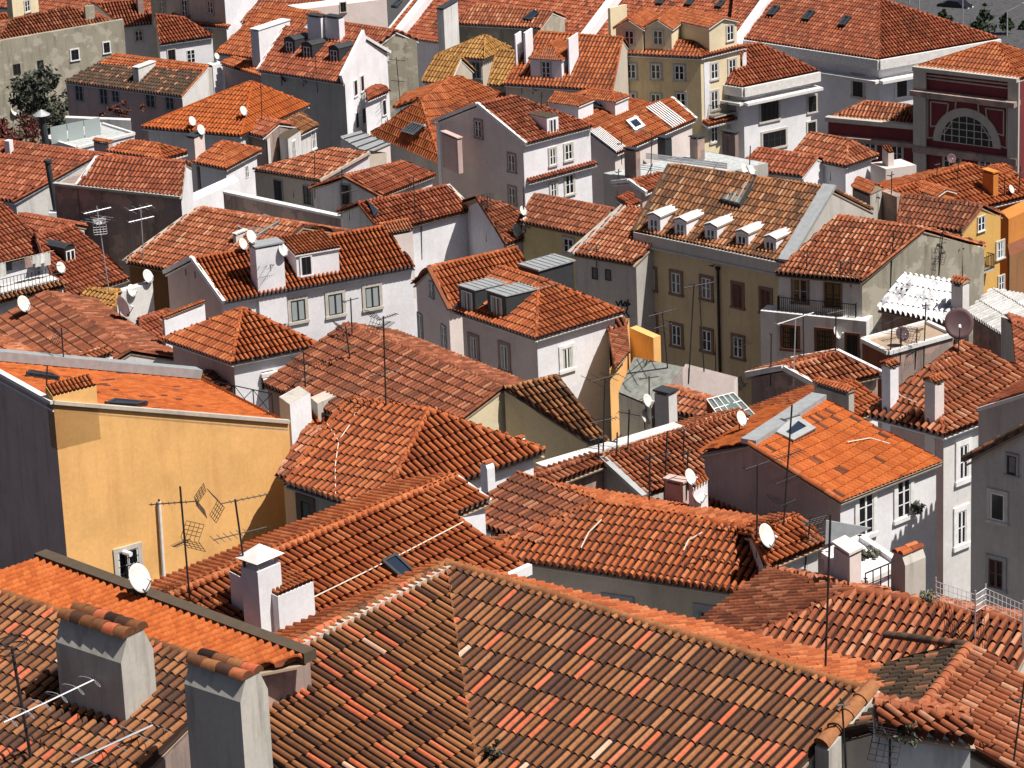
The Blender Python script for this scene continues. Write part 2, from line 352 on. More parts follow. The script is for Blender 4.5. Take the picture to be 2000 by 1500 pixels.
class B:
    def __init__(s,name,label,ref,h=0.,cat='house',group='terracotta roofed houses of the old quarter'):
        s.O=S(ref[0],ref[1],h); s.ze=float(s.O[2]); s.g=ground(s.O[1])-1.5
        s.root=bpy.data.objects.new(name,None); COL.objects.link(s.root); s.root.empty_display_size=.5
        s.loc=A3([s.O[0],s.O[1],s.g]); s.root.location=s.loc; tag(s.root,label,cat,group)
        s.W=[]; s.roofmb=MB(); s.wallmb=MB(); s.rm='clay_orange'; s.tk={}; s.ridgemb=MB(); s.edge='slab_edge'; s.axes=None
    def p(s,px,py,dz=0.): return at_z(px,py,s.ze+dz)
    def sl(s,px,py,P,Q,a=24,away=None):
        """point of a slope that rises at a degrees from the level line P-Q"""
        u=hor(Q-P); best=None
        for sg in(1,-1):
            nn=A3([-u[1],u[0],0])*sg; up=nn*math.cos(rad(a))+ZV*math.sin(rad(a)); n=np.cross(u,up)
            if abs(ray(px,py)@n)<1e-6: continue
            X=on_plane(px,py,P,n); d=(X-P)@nn
            if d>0 and (best is None or away is None):
                if best is None or d<best[0]: best=(d,X)
        return best[1]
    def roof(s,poly,mat=None,th=.08,tl=True,edge=None,**kw):
        P=[A3(p,dtype=float) for p in poly]; k=dict(s.tk); k.update(kw)
        n=np.zeros(3)
        for i in range(len(P)): n+=np.cross(P[i]-P[0],P[(i+1)%len(P)]-P[0])
        n/=np.linalg.norm(n); n=n if n[2]>0 else -n
        lo_=.01 if not tl else .05+.42*k.get('w',.24)
        if len(P)==4:
            for t3 in((0,1,2),(0,2,3)): s.roofmb.prism([P[k_]-n*lo_ for k_ in t3],-n*th,edge or s.edge)
        else: s.roofmb.prism([p-n*lo_ for p in P],-n*th,edge or s.edge)
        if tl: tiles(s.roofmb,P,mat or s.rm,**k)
        reg(P,s,'roof')
    def rid(s,P,Q,mat=None,**kw): ridge(s.ridgemb,P,Q,mat or s.rm,**kw)
    def cop(s,P,Q,w=.22,h=.16,mat='slab_white',lift=.03,mb=None):
        """coping along a verge or a wall top"""
        P=A3(P,dtype=float);Q=A3(Q,dtype=float); d=unit(Q-P); sd=np.cross(d,ZV); sd/=np.linalg.norm(sd); up=np.cross(sd,d)
        (mb or s.ridgemb).obox(P-sd*w/2+up*(lift-.1),Q-P,sd*w,up*(h+.1),mat)
    def walls(s,pts,mat,mats=None,bottom=None,top=False):
        """closed shell of walls; pts carry their own top heights"""
        z=s.g if bottom is None else bottom; P=[A3(p,dtype=float) for p in pts]; n=len(P)
        c=sum(P)/n; ar=sum(P[i][0]*P[(i+1)%n][1]-P[(i+1)%n][0]*P[i][1] for i in range(n))
        for i in range(n):
            a,b=P[i],P[(i+1)%n]; mt=(mats or {}).get(i,mat)
            V=[a,b,A3([b[0],b[1],z]),A3([a[0],a[1],z])]
            F=(0,1,2,3) if ar<0 else (3,2,1,0)
            s.wallmb.add(V,[F],mt); reg(V,s,'wall')
            u=hor(b-a) if np.linalg.norm((b-a)[:2])>1e-6 else A3([1.,0,0]); nr=A3([u[1],-u[0],0])*(1 if ar>0 else -1)
            s.W.append((a,b,nr,u))
        if top: s.wallmb.add(P,[tuple(range(n))],mat); reg(P,s,'roof')
        return len(s.W)-n
    def wp(s,i,px,py): a,b,nr,u=s.W[i]; return on_plane(px,py,a,nr)
    def part(s,mb,name,parent=None,label=None):
        if mb.empty(): return None
        o=mb.build(name,parent or s.root,s.loc)
        if label: o['label']=label
        return o
    def done(s):
        s.part(s.wallmb,'wall'); s.roofobj=s.part(s.roofmb,'roof'); s.part(s.ridgemb,'ridge')
        return s
    # ---- openings
    def win(s,i,px,py,w=1.,h=1.5,kind='casement',sur='sur_stone',fr='frame_white',gl='glass',sw=.14,rows=2,sill=True,mull=1,label=None):
        a,b,nr,u=s.W[i]; c=on_plane(px,py,a,nr); 
        if ((_MI@(u))[1]<0): u=-u
        s.winat(c,u,nr,w,h,kind,sur,fr,gl,sw,rows,sill,mull,label=label)
    def winat(s,c,u,nr,w=1.,h=1.5,kind='casement',sur='sur_stone',fr='frame_white',gl='glass',sw=.14,rows=2,sill=True,mull=1,parent=None,name='window',z=ZV,label=None):
        m=MB(); o=c-u*w/2-z*h/2; D=.07
        def rect(mb,x0,x1,y0,y1,d0,d1,mt): mb.obox(o+u*x0+z*y0+nr*d0,u*(x1-x0),z*(y1-y0),nr*(d1-d0),mt)
        if sur:
            rect(m,-sw,0,-sw*.0,h,-.02,D,sur); rect(m,w,w+sw,0,h,-.02,D,sur); rect(m,-sw,w+sw,h,h+sw,-.02,D+.002,sur)
            if sill: rect(m,-sw-.04,w+sw+.04,-sw*.9,0,-.02,D+.05,sur)
        rect(m,0,w,0,h,-.02,.012,fr if fr else 'frame_dark')
        W_=m.build(name,parent or s.root,s.loc)
        if label: W_['label']=label
        g=MB(); f=MB(); t=.065
        rect(g,t,w-t,t,h-t,-.015,.02,gl)
        if fr:
            rect(f,0,t,0,h,-.01,.045,fr); rect(f,w-t,w,0,h,-.01,.045,fr); rect(f,t,w-t,0,t,-.01,.043,fr); rect(f,t,w-t,h-t,h,-.01,.043,fr)
            for k in range(mull): x=w*(k+1)/(mull+1); rect(f,x-.05,x+.05,t,h-t,-.01,.047,fr)
            for k in range(1,rows): y=h*k/rows; rect(f,t,w-t,y-.02,y+.02,-.01,.036,fr)
        if kind=='curtain': rect(g,w*.08,w*.3,t,h-t,-.01,.024,'curtain'); rect(g,w*.72,w*.92,t,h-t,-.01,.024,'curtain')
        if kind=='shutter':
            q=int(h/.09)
            for k in range(q): rect(f,t,w-t,h*k/q,h*k/q+.05,-.01,.05,fr or 'frame_dark')
        if kind=='bars':
            for k in range(1,6): x=w*k/6; rect(f,x-.015,x+.015,0,h,.04,.06,'black_metal')
            for k in range(1,4): y=h*k/4; rect(f,0,w,y-.015,y+.015,.041,.058,'black_metal')
        if f.f: f.build('frame',W_,s.loc)
        g.build('pane',W_,s.loc)
        return W_
    def balcony(s,i,px0,px1,py,dep=.7,h=1.,solid=False,mat='black_metal'):
        a,b,nr,u=s.W[i]; A=on_plane(px0,py,a,nr); Bq=along(A,u if (_MI@u)[1]*(px1-px0)>0 else -u,px1)
        uu=hor(Bq-A); Lg=np.linalg.norm(Bq-A); m=MB()
        m.obox(A-ZV*.12,uu*Lg,nr*dep,ZV*.12,'stone'); r=MB()
        for z in(.05,h): 
            r.obox(A+nr*(dep-.05)+ZV*z,uu*Lg,nr*.04,ZV*.04,mat); r.obox(A+ZV*z,uu*.04,nr*dep,ZV*.04,mat); r.obox(A+uu*(Lg-.04)+ZV*z,uu*.04,nr*dep,ZV*.04,mat)
        k=int(Lg/.13)
        for j in range(k+1): r.obox(A+uu*(Lg-.03)*j/k+nr*(dep-.045),uu*.03,nr*.03,ZV*h,mat)
        for j in range(1,5):
            for e in(0,Lg-.03): r.obox(A+uu*e+nr*(dep*j/5),uu*.03,nr*.03,ZV*h,mat)
        o=s.part(m,'balcony'); s.part(r,'railing',o)
    # ---- things that grow from the roof
    def ax(s):
        return s.axes
    def block(s,x,yb,yt,xl,xr,axes=None,base=None):
        """corner of an upright box: foot and top of its near edge, then the columns of its two far edges"""
        P=base if base is not None else surf(x,yb,s,'roof'); l,r=axes or s.axes
        zt=along_z(P,yt); T=A3([P[0],P[1],zt])
        L_=along(T,l,xl)-T; R_=along(T,r,xr)-T
        return P,T,L_,R_
    def chimney(s,x,yb,yt,xl,xr,mat='white',cap='tile',cm='clay_orange',axes=None,base=None,sink=2.2,pot=None,label=None):
        P,T,L_,R_=s.block(x,yb,yt,xl,xr,axes,base); m=MB(); H=T[2]-P[2]
        o=A3([P[0],P[1],P[2]-sink]); m.obox(o,L_,R_,ZV*(H+sink),mat)
        M_=s.part(m,'chimney',label=label); c=MB(); l,r=unit(L_),unit(R_); ll,lr=np.linalg.norm(L_),np.linalg.norm(R_)
        if cap in('slab','slabdark','slabgrey'):
            c.obox(T-l*.06-r*.06+ZV*.12,L_+l*.12,R_+r*.12,ZV*.09,{'slab':mat,'slabdark':'zinc_dark','slabgrey':'zinc'}[cap])
            for dx in(.1,.9):
                for dy in(.1,.9): c.obox(T+L_*dx+R_*dy-l*.05-r*.05,l*.1,r*.1,ZV*.13,mat)
        elif cap=='rim':
            c.obox(T-l*.07-r*.07,L_+l*.14,R_+r*.14,ZV*.14,mat); c.obox(T+l*.12+r*.12+ZV*.1,L_-l*.24,R_-r*.24,ZV*.06,'frame_dark')
        elif cap in('tile','tiler'):
            # gabled cap along the longer side
            long,short,nl,ns=(L_,R_,ll,lr) if (ll>=lr)!=(cap=='tiler') else (R_,L_,lr,ll)
            lu,su=unit(long),unit(short); q=.06
            for e in(0,1): # legs of the open top
                m2=T+long*e*(1-.16/nl); c.obox(m2,lu*.16,short,ZV*.2,mat)
            hgt=ns*.32
            a=T-lu*q-su*q+ZV*.2; b=a+lu*(nl+2*q); d=su*(ns+2*q)
            c.add([a,b,b+d,a+d,a+d/2+ZV*hgt,b+d/2+ZV*hgt],[(0,1,5,4),(1,2,5),(2,3,4,5),(3,0,4),(3,2,1,0)],'slab_edge')
            tiles(c,[a,b,b+d/2+ZV*hgt,a+d/2+ZV*hgt],cm,w=.2,L=.36,step=.03); tiles(c,[b+d,a+d,a+d/2+ZV*hgt,b+d/2+ZV*hgt],cm,w=.2,L=.36,step=.03)
            ridge(c,a+d/2+ZV*hgt,b+d/2+ZV*hgt,cm,r=.1,seg=5)
        elif cap=='barrels':
            long,short=(L_,R_) if ll>=lr else (R_,L_)
            sh=np.linalg.norm(short); su=unit(short)
            hgt=sh*.55
            c.add([T,T+long,T+long+short,T+short,T+short*.25+ZV*hgt,T+long+short*.25+ZV*hgt,T+long+short*.75+ZV*hgt,T+short*.75+ZV*hgt],[(0,1,5,4),(1,2,6,5),(2,3,7,6),(3,0,4,7),(4,5,6,7),(3,2,1,0)],mat)
            ridge(c,T+short*.3+ZV*hgt,T+long+short*.3+ZV*hgt,cm,r=sh*.2,L=.5); ridge(c,T+short*.7+ZV*hgt,T+long+short*.7+ZV*hgt,cm,r=sh*.2,L=.5)
        elif cap=='mono':
            a=T+ZV*.0; hgt=.35; c.add([T,T+L_,T+L_+R_,T+R_,T+L_+ZV*hgt,T+L_+R_+ZV*hgt],[(0,3,5,4),(0,4,1),(3,2,5),(1,4,5,2)],mat); tiles(c,[T+ZV*.02,T+R_+ZV*.02,T+L_+R_+ZV*(hgt+.02),T+L_+ZV*(hgt+.02)],cm,w=.2,L=.36)
        elif cap=='pyr':
            h=.45; q=T-l*.12-r*.12+ZV*.35; Lq=L_+l*.24; Rq=R_+r*.24
            c.add([q,q+Lq,q+Lq+Rq,q+Rq,q+(Lq+Rq)/2+ZV*h],[(0,3,4),(3,2,4),(2,1,4),(1,0,4),(0,1,2,3)],'slab_white')
            for dx in(.05,.85):
                for dy in(.05,.85): c.obox(T+L_*dx+R_*dy,l*.1,r*.1,ZV*.36,'zinc')
        if pot=='pipe':
            pass
        s.part(c,'chimney_cap',M_)
        reg([T,T+L_,T+L_+R_,T+R_],s,'chim'); reg([T,T+R_,P+R_,P],s,'chim'); reg([T,T+L_,P+L_,P],s,'chim')
        return T,L_,R_
    def dormer(s,x0,y0,x1,y1,h=1.5,kind='gable',mat='white',rm=None,win=(.8,1.1),wk='casement',fr='frame_white',sur=None,depth=None,down=None,face=None,eave=.12,winx=.5,rows=2,front=None,gl='glass',rise=.5,lab=None):
        """front foot from pixel (x0,y0) to (x1,y1) on the slope, wall straight up, roof running back into the slope"""
        A=surf(x0,y0,s,'roof'); q=hit(x0,y0,s,'roof'); nr=q[2]; C=surf(x1,y1,s,'roof')
        dn=hor(A3([nr[0],nr[1],0])); u=A3([-dn[1],dn[0],0]); 
        if (C-A)@u<0: u=-u
        Wd=(C-A)@u; z0=min(A[2],C[2])-.25; C=A+u*Wd; tan=math.hypot(nr[0],nr[1])/nr[2]
        D=depth or (h+.3)/tan; m=MB(); rm=rm or s.rm
        A=A3([A[0],A[1],z0]); C=A3([C[0],C[1],z0]); H=h+.25; bk=-dn*D
        pk=A+u*Wd/2+ZV*(H+Wd*.5*rise)
        r=MB()
        if kind in('gable','hip'):
            mb_=[A,C,C+ZV*H,pk if kind=='gable' else A+u*Wd/2+ZV*H,A+ZV*H]; k=5
            V=mb_+[p+bk for p in mb_]; m.add(V,[(0,1,2,3,4),(9,8,7,6,5),(1,6,7,2),(0,4,9,5),(2,7,8,3),(4,3,8,9),(0,5,6,1)],mat)
            e=eave; f=dn*e
            bkp=pk+bk*1.0; 
            if kind=='hip': fp=pk-dn*min(Wd/2*.9,D*.6); 
            else: fp=pk+f
            for sg,E in((-1,A),(1,C)):
                E0=E+u*sg*e+ZV*(H-e*rise)+f; E1=E+u*sg*e+ZV*(H-e*rise)+bk
                V=[E0+ZV*.05,E1+ZV*.05,bkp+ZV*.05,fp+ZV*.05]
                r.prism(V,-ZV*.07,s.edge)
                if rm in MATS and (rm.startswith('clay')): tiles(r,[v+ZV*.02 for v in V],rm,w=.22,L=.4,step=.03)
                else: r.prism([v+ZV*.03 for v in V],ZV*.03,rm)
            if kind=='hip':
                V=[A-u*e+ZV*(H-e*rise+.05)+f,C+u*e+ZV*(H-e*rise+.05)+f,fp+ZV*.05]; r.prism(V,-ZV*.07,s.edge); tiles(r,[v+ZV*.02 for v in V],rm,w=.22,L=.4)
                for E in(A-u*e,C+u*e): ridge(r,E+ZV*(H-e*rise+.08)+f,fp+ZV*.08,rm,r=.1)
            if rm.startswith('clay'): ridge(r,fp+ZV*.08,bkp+ZV*.08,rm,r=.11)
        elif kind in('shed','tileshed','arch'):
            if kind=='arch':
                n=8; top=[A+u*Wd*(i/n)+ZV*(H+math.sin(math.pi*i/n)*Wd*.22) for i in range(n+1)]
            else: top=[A+ZV*H,C+ZV*H]
            pts=[C,A]+top; k=len(pts); 
            sink=ZV*(D*tan*.12 if kind!='tileshed' else -D*tan*.35)
            V=pts+[p+bk-(sink if i>1 else 0*ZV) for i,p in enumerate(pts)]
            F=[tuple(range(k)),tuple(range(2*k-1,k-1,-1))]+[(i,(i+1)%k,k+(i+1)%k,k+i) for i in range(k)]
            m.add(V,F,mat); e=eave
            for i in range(len(top)-1):
                a,b=top[i],top[i+1]
                if i==0: a=a-u*e
                if i==len(top)-2: b=b+u*e
                V=[a+dn*e,b+dn*e,b+bk-sink,a+bk-sink]; 
                if kind=='tileshed': r.prism([v+ZV*.01 for v in V],-ZV*.06,s.edge); tiles(r,[v+ZV*.02 for v in V],rm,w=.22,L=.4,step=.03)
                else: r.prism([v+ZV*.01 for v in V],ZV*.05,rm)
            if kind=='shed':
                q=max(2,int(D/.45))
                for i in range(1,q+1): r.obox(top[0]-u*e+ZV*.05-dn*(D*i/q*.98)-sink*(i/q),u*(Wd+2*e),dn*.04,ZV*.05,rm)
        reg([A,C,C+ZV*H,A+ZV*H],s,'dorm')
        rt,lf=(C,A)
        for E in(A,C): reg([E,E+bk,E+bk+ZV*H,E+ZV*H],s,'dorm')
        Dm=s.part(m,'dormer',label=lab); s.part(r,'dormer_roof',Dm)
        if win:
            c=A+u*Wd*winx+ZV*(H-.12-win[1]/2-.06)
            s.winat(c,u,dn,win[0],win[1],wk,sur,fr,gl,.1,rows,bool(sur),1,parent=Dm,name='dormer_window')
        return A,u,dn,Wd,H,D
    def skylight(s,q,fr='zinc_dark',gl='glass_blue',h=.12,bars=0,barm='aluminium',t=.1):
        """roof window on the slope, from the pixels of its corners (eave side first)"""
        P=[surf(x,y,s,'roof') for x,y in q]; n=np.cross(P[1]-P[0],P[3]-P[0]); n=unit(n); n=n if n[2]>0 else -n
        P=[p+n*.24 for p in P]; m=MB(); k=4
        for i in range(4):
            a,b=P[i],P[(i+1)%4]; d=unit(b-a); sd=np.cross(n,d); c_=sum(P)/4
            if (c_-a)@sd<0: sd=-sd
            m.obox(a-n*.15,(b-a)+d*(0),sd*t,n*(h+.15+.001*i),fr)
        o=s.part(m,'skylight'); g=MB(); g.prism([p+n*h*.4 for p in P],-n*.12,gl); 
        for i in range(1,bars+1):
            a=P[0]+(P[1]-P[0])*i/(bars+1); b=P[3]+(P[2]-P[3])*i/(bars+1); d=unit(b-a); sd=unit(np.cross(n,d)); g.obox(a-sd*.04+n*h*.3,b-a,sd*.08,n*h*.6,barm)
        s.part(g,'pane',o)
def gable(b,E1,E2,R1,R2,a=24,ov=.38,wall='white',mats=None,rm=None,rakes=('tile','tile'),drop=None,cop='slab_white',back=True,cap=None,ridget=True,level=True,bm=None,mono=False,h=0,**kw):
    """two slopes: pixels of the near eave, then of the ridge above each end"""
    if rm: b.rm=rm
    if cap: kw['cap']=cap
    e1,e2=b.p(*E1),b.p(*E2); r1,r2=b.sl(*R1,e1,e2,a),b.sl(*R2,e1,e2,a)
    if level:
        z=(r1[2]+r2[2])/2; r1,r2=at_z(*R1,z),at_z(*R2,z)
    u=hor(e2-e1); n=A3([-u[1],u[0],0]); n=n if (r1-e1)@n>0 else -n
    w1=(r1-e1)@n; w2=(r2-e2)@n; b1=r1+n*w1; b2=r2+n*w2; b1[2]=b2[2]=b.ze
    # the gable ends run straight: shear the back eave like the front
    b1=b1+u*((r1-e1)@u); b2=b2+u*((r2-e2)@u)
    b.roof([e1,e2,r2,r1],**kw)
    back=back and not mono
    if back: b.roof([b2,b1,r1,r2],**{k:v for k,v in kw.items() if k!='cap'},mat=bm)
    if ridget: b.rid(r1,r2)
    f1,f2=e1+n*ov,e2+n*ov; tz=ZV*(ov*math.tan(rad(a))-.2); k1=u*.05
    g1,g2=b1-n*ov,b2-n*ov
    if mono: i0=b.walls([f1+tz+k1,f2+tz-k1,r2-ZV*.22-k1,r1-ZV*.22+k1],wall,mats)
    else: i0=b.walls([f1+tz+k1,f2+tz-k1,r2-ZV*.22-k1,g2+tz-k1,g1+tz+k1,r1-ZV*.22+k1],wall,mats)
    for (rk,p,q,t) in((rakes[0],e1,r1,b1),(rakes[1],e2,r2,b2)):
        if rk=='cop':
            b.cop(p,q,mat=cop)
            if back: b.cop(t,q,mat=cop)
        elif rk=='tile':
            b.rid(p,q,r=.1)
            if back: b.rid(t,q,r=.1)
    d=dict(e1=e1,e2=e2,r1=r1,r2=r2,b1=b1,b2=b2,u=u,n=n,i=i0)
    b.axes=axes_of(u,n)
    return d
def axes_of(u,n):
    """two level directions away from the camera: left one, right one"""
    u=hor(u); n=hor(n); c=[u,-u,n,-n]
    c=[d for d in c if d[1]>-.05] ; c.sort(key=lambda d:d[0])
    L=[d for d in c if d[0]<0]; Rr=[d for d in c if d[0]>=0]
    return (max(L,key=lambda d:abs(d[1])*.01+1) if L else c[0], Rr[0] if Rr else c[-1])
def hipped(b,A,C,D,T1,T2=None,a=24,ov=.38,wall='white',mats=None,rm=None,cap=None,long='fl',**kw):
    """hip roof seen on its near corner C: left eave A-C, right eave C-D; T1..T2 the ridge pixels (left/near first)"""
    if rm: b.rm=rm
    if cap: kw['cap']=cap
    A,C,D=b.p(*A),b.p(*C),b.p(*D); E=A+D-C
    if T2 is None:
        t=b.sl(*T1,A,C,a); t1=t2=t
    elif long=='fl':   # ridge along the left face: T2 nearest the corner C
        t1,t2=b.sl(*T1,A,C,a),b.sl(*T2,A,C,a); z=(t1[2]+t2[2])/2; t1,t2=at_z(*T1,z),at_z(*T2,z)
    else:              # ridge along the right face: T1 nearest the corner C
        t1,t2=b.sl(*T1,C,D,a),b.sl(*T2,C,D,a); z=(t1[2]+t2[2])/2; t1,t2=at_z(*T1,z),at_z(*T2,z)
    kb={k:v for k,v in kw.items() if k!='cap'}
    if T2 is None:
        b.roof([A,C,t1],**kw); b.roof([C,D,t1],**kw); b.roof([D,E,t1],**kb); b.roof([E,A,t1],**kb); hips=[(A,t1),(C,t1),(D,t1),(E,t1)]
    elif long=='fl':
        b.roof([A,C,t2,t1],**kw); b.roof([C,D,t2],**kw); b.roof([D,E,t1,t2],**kb); b.roof([E,A,t1],**kb); hips=[(A,t1),(C,t2),(D,t2),(E,t1),(t1,t2)]
    else:
        b.roof([A,C,t1],**kw); b.roof([C,D,t2,t1],**kw); b.roof([D,E,t2],**kb); b.roof([E,A,t1,t2],**kb); hips=[(A,t1),(C,t1),(D,t2),(E,t2),(t1,t2)]
    for h in hips: b.rid(h[0]+(h[1]-h[0])*.02,h[1])
    u1,u2=hor(C-A),hor(D-C); tz=ZV*(ov*math.tan(rad(a))-.2)
    a_,c_,d_,e_=A+u1*ov+u2*ov,C-u1*ov+u2*ov,D-u1*ov-u2*ov,E+u1*ov-u2*ov
    i0=b.walls([a_+tz,c_+tz,d_+tz,e_+tz],wall,mats)
    b.axes=axes_of(u1,u2)
    return dict(A=A,C=C,D=D,E=E,t1=t1,t2=t2,i=i0,u1=u1,u2=u2)
def calib(ze,R1,R2,p,q,tag_=''):
    """slope for which the fall line from pixel p of ridge R1-R2 shows through pixel q"""
    a,b_=at_z(*R1,ze),at_z(*R2,ze); u=hor(b_-a); P=at_z(*p,ze); best=None
    for sg in(1,-1):
        n=A3([-u[1],u[0],0])*sg
        for s in range(6,60):
            for k in np.arange(.3,12,.1):
                x,y=proj(P+n*k-ZV*k*math.tan(rad(s))); e=math.hypot(x-q[0],y-q[1])
                if best is None or e<best[0]: best=(e,s,k)
    print('CAL',tag_,'err %.1f slope %d run %.1f'%best)

def gabler(b,R1,R2,k1,k2,a=20,wall='white',mats=None,rm=None,rakes=('tile','tile'),ov=.25,cop='slab_white',dz1=0,**kw):
    """gable from its ridge pixels (at the level of b) with run k1 towards the camera and k2 beyond"""
    if rm: b.rm=rm
    r1,r2=b.p(*R1),b.p(*R2); u=hor(r2-r1); d=A3([u[1],-u[0],0]); d=d if d[1]<0 else -d; t=math.tan(rad(a))
    e1,e2=r1+d*k1-ZV*k1*t,r2+d*k1-ZV*k1*t; b1,b2=r1-d*k2-ZV*k2*t,r2-d*k2-ZV*k2*t
    b.roof([e1,e2,r2,r1],**kw); kb={k:v for k,v in kw.items() if k!='cap'}; b.roof([b2,b1,r1,r2],**kb); b.rid(r1,r2)
    tz=ZV*(ov*t-.2); k=u*.05
    i=b.walls([e1-d*ov+tz+k,e2-d*ov+tz-k,r2-ZV*.22-k,b2+d*ov+tz-k,b1+d*ov+tz+k,r1-ZV*.22+k],wall,mats)
    for rk,p,q,s_ in((rakes[0],e1,r1,b1),(rakes[1],e2,r2,b2)):
        if rk=='cop': b.cop(p,q,mat=cop); b.cop(s_,q,mat=cop)
        elif rk=='tile': b.rid(p,q,r=.1); b.rid(s_,q,r=.1)
    b.axes=axes_of(u,d); return dict(e1=e1,e2=e2,r1=r1,r2=r2,b1=b1,b2=b2,u=u,d=d,i=i)

def hipauto(b,A,C,D,a=22,ov=.38,wall='white',mats=None,rm=None,cap=None,**kw):
    """hip roof over a rectangle from three eave corners"""
    A,C,D=[x if isinstance(x,np.ndarray) else b.p(*x) for x in(A,C,D)]; E=A+D-C
    if rm: b.rm=rm
    if cap: kw['cap']=cap
    u1,u2=hor(A-C),hor(D-C); l1,l2=np.linalg.norm(A-C),np.linalg.norm(D-C); s_=abs(u1[0]*u2[1]-u1[1]*u2[0]); w=min(l1,l2)/2*s_; k=w/s_; up=ZV*w*math.tan(rad(a))
    t1,t2=C+(u1+u2)*k+up,E-(u1+u2)*k+up
    kb={q:v for q,v in kw.items() if q!='cap'}
    if l1>=l2: b.roof([A,C,t1,t2],**kw); b.roof([C,D,t1],**kw); b.roof([D,E,t2,t1],**kb); b.roof([E,A,t2],**kb); hips=[(A,t2),(C,t1),(D,t1),(E,t2)]
    else: b.roof([A,C,t1],**kw); b.roof([C,D,t2,t1],**kw); b.roof([D,E,t2],**kb); b.roof([E,A,t1,t2],**kb); hips=[(A,t1),(C,t1),(D,t2),(E,t2)]
    for h in hips+[(t1,t2)]: b.rid(h[0],h[1])
    tz=ZV*(ov*math.tan(rad(a))-.2); o=ov
    i=b.walls([A-u1*o+u2*o+tz,C+u1*o+u2*o+tz,D+u1*o-u2*o+tz,E-u1*o-u2*o+tz],wall,mats)
    b.axes=axes_of(u1,u2); return dict(A=A,C=C,D=D,E=E,t1=t1,t2=t2,i=i,u1=u1,u2=u2)
def flatbox(b,A,C,D,wall,top=None,mats=None,cop=None,w=.25,h=.12,bottom=None):
    """flat topped block from three top corners: left, nearest, right"""
    A,C,D=[x if isinstance(x,np.ndarray) else b.p(*x) for x in(A,C,D)]; E=A+D-C
    i=b.walls([A,C,D,E],wall,mats,bottom=bottom); b.wallmb.add([A-ZV*.02,C-ZV*.02,D-ZV*.02,E-ZV*.02],[(0,1,2,3)],top or wall); reg([A,C,D,E],b,'roof')
    if cop:
        for p,q in((A,C),(C,D),(D,E),(E,A)): b.cop(p,q,w=w,h=h,mat=cop)
    b.axes=axes_of(C-A,D-C); return i
# ---------------------------------------------------------------- the ground
def sheet():
    m=MB(); ys=[-150,0,60,84.6,120,174.5,240,323,380,440,520,600,900,3000]
    V=[];F=[]
    for y in ys:
        for x in(-900,-80,0,80,900): V.append((x,y,ground(y)))
    for j in range(len(ys)-1):
        for i in range(4): a=j*5+i; F.append((a,a+1,a+6,a+5))
    m.add(V,F,'asphalt'); tag(m.build('ground'),kind='structure')
sheet()
# ================================================================ nearest row
# big weathered roof in front: two slopes meeting in a valley
b=B('tiled_house','brown weathered tile roof with a valley filling the bottom centre foreground',(872,1102),2.5); b.rm='clay_brown'; b.tk=dict(w=.31,L=.92,jit=.5,step=.045)
z=b.ze; A,J,Z=b.p(478,1308),b.p(872,1102),b.p(1690,1350); uA,uB=hor(J-A),hor(Z-J); dA=A3([uA[1],-uA[0],0]); dB=A3([uB[1],-uB[0],0]); s20=math.tan(rad(20)); k=8.0
wv=np.linalg.solve(np.array([dA[:2],dB[:2]]),np.ones(2)); V_=J+(A3([wv[0],wv[1],0])-ZV*s20)*k
A=A-uA*2.6; W0=A+(dA-ZV*s20)*k; X0=Z+(dB-ZV*s20)*k
b.roof([W0,V_,J,A]); b.roof([V_,X0,Z,J])
bk=-dB*5.2-ZV*s20*5.2
b.roof([Z+bk,J,Z],mat='clay_orange')
bkA=-dA*3-ZV*s20*3
b.roof([J,A,A+bkA,J+bkA*.2],mat='clay_orange')
b.rid(A+uA*2.6,J,r=.15,lift=.08); b.rid(J,Z,r=.16,lift=.09,mat='clay_brown',tone=(.45,.75))
b.cop(A+uA*2.6+dA*.2-ZV*.06,J+dA*.2-ZV*.06,w=.28,h=.05,mat='mortar',lift=.08)
b.walls([W0+uA*.2,V_,X0-uB*.2,Z-ZV*.2,Z+bk-ZV*.2-dB*-.3,J-ZV*.5,A-ZV*.2],'cement'); b.axes=(-uB,-dB) if False else axes_of(uA,dA)
FRONT=b.done(); fA,fJ,fZ,fuA,fuB,fdB,fdA=A,J,Z,uA,uB,dB,dA
# R4 long roof with the skylight
b=B('tiled_house','long orange roof with a dark skylight in front of the yellow wall',(890,930),2.8); b.rm='clay_orange'; b.tk=dict(w=.30,L=.62,jit=.35,step=.08)
L_,R_=b.p(315,1170),b.p(890,930); u=hor(R_-L_); d=A3([u[1],-u[0],0]); a=19; n_=np.cross(u,d-ZV*math.tan(rad(a))); f=lambda x,y:on_plane(x,y,R_,n_)
calib(z,(315,1170),(890,930),(890,930),(965,976),'R4a'); calib(z,(315,1170),(890,930),(908,1024),(1115,1080),'R4b')
e1,e2,c1,c2,w2,w1=f(965,976),f(1112,1082),f(906,1022),f(890,930),f(1017,1132),None
lowR=f(1115,1081); K=(lowR-R_)@d
sl=math.tan(rad(a)); dn=d-ZV*sl
kU=(f(965,976)-R_)@d; tC=(f(908,1024)-R_)@u; tR=(lowR-R_)@u
P1=R_+dn*kU; P2=R_+u*tC+dn*kU; 
L0=L_-u*.5; LB=L0+dn*K; RB=R_+u*tC+dn*K
b.roof([LB,RB,R_+u*tC,L0])
b.roof([P2,P1,R_,R_+u*tC],cap='mortar')
b.rid(L_-u*.5,R_,r=.17,tone=(.6,1)); b.rid(R_+u*tC+dn*K+0*u,P2,r=.14,tone=(.3,.6))
b.cop(R_,P1,w=.16,h=.05)
b.roof([L0-d*3-ZV*sl*3,R_-d*3-ZV*sl*3,R_,L0])
back=R_-d*6; wL=L0-d*6
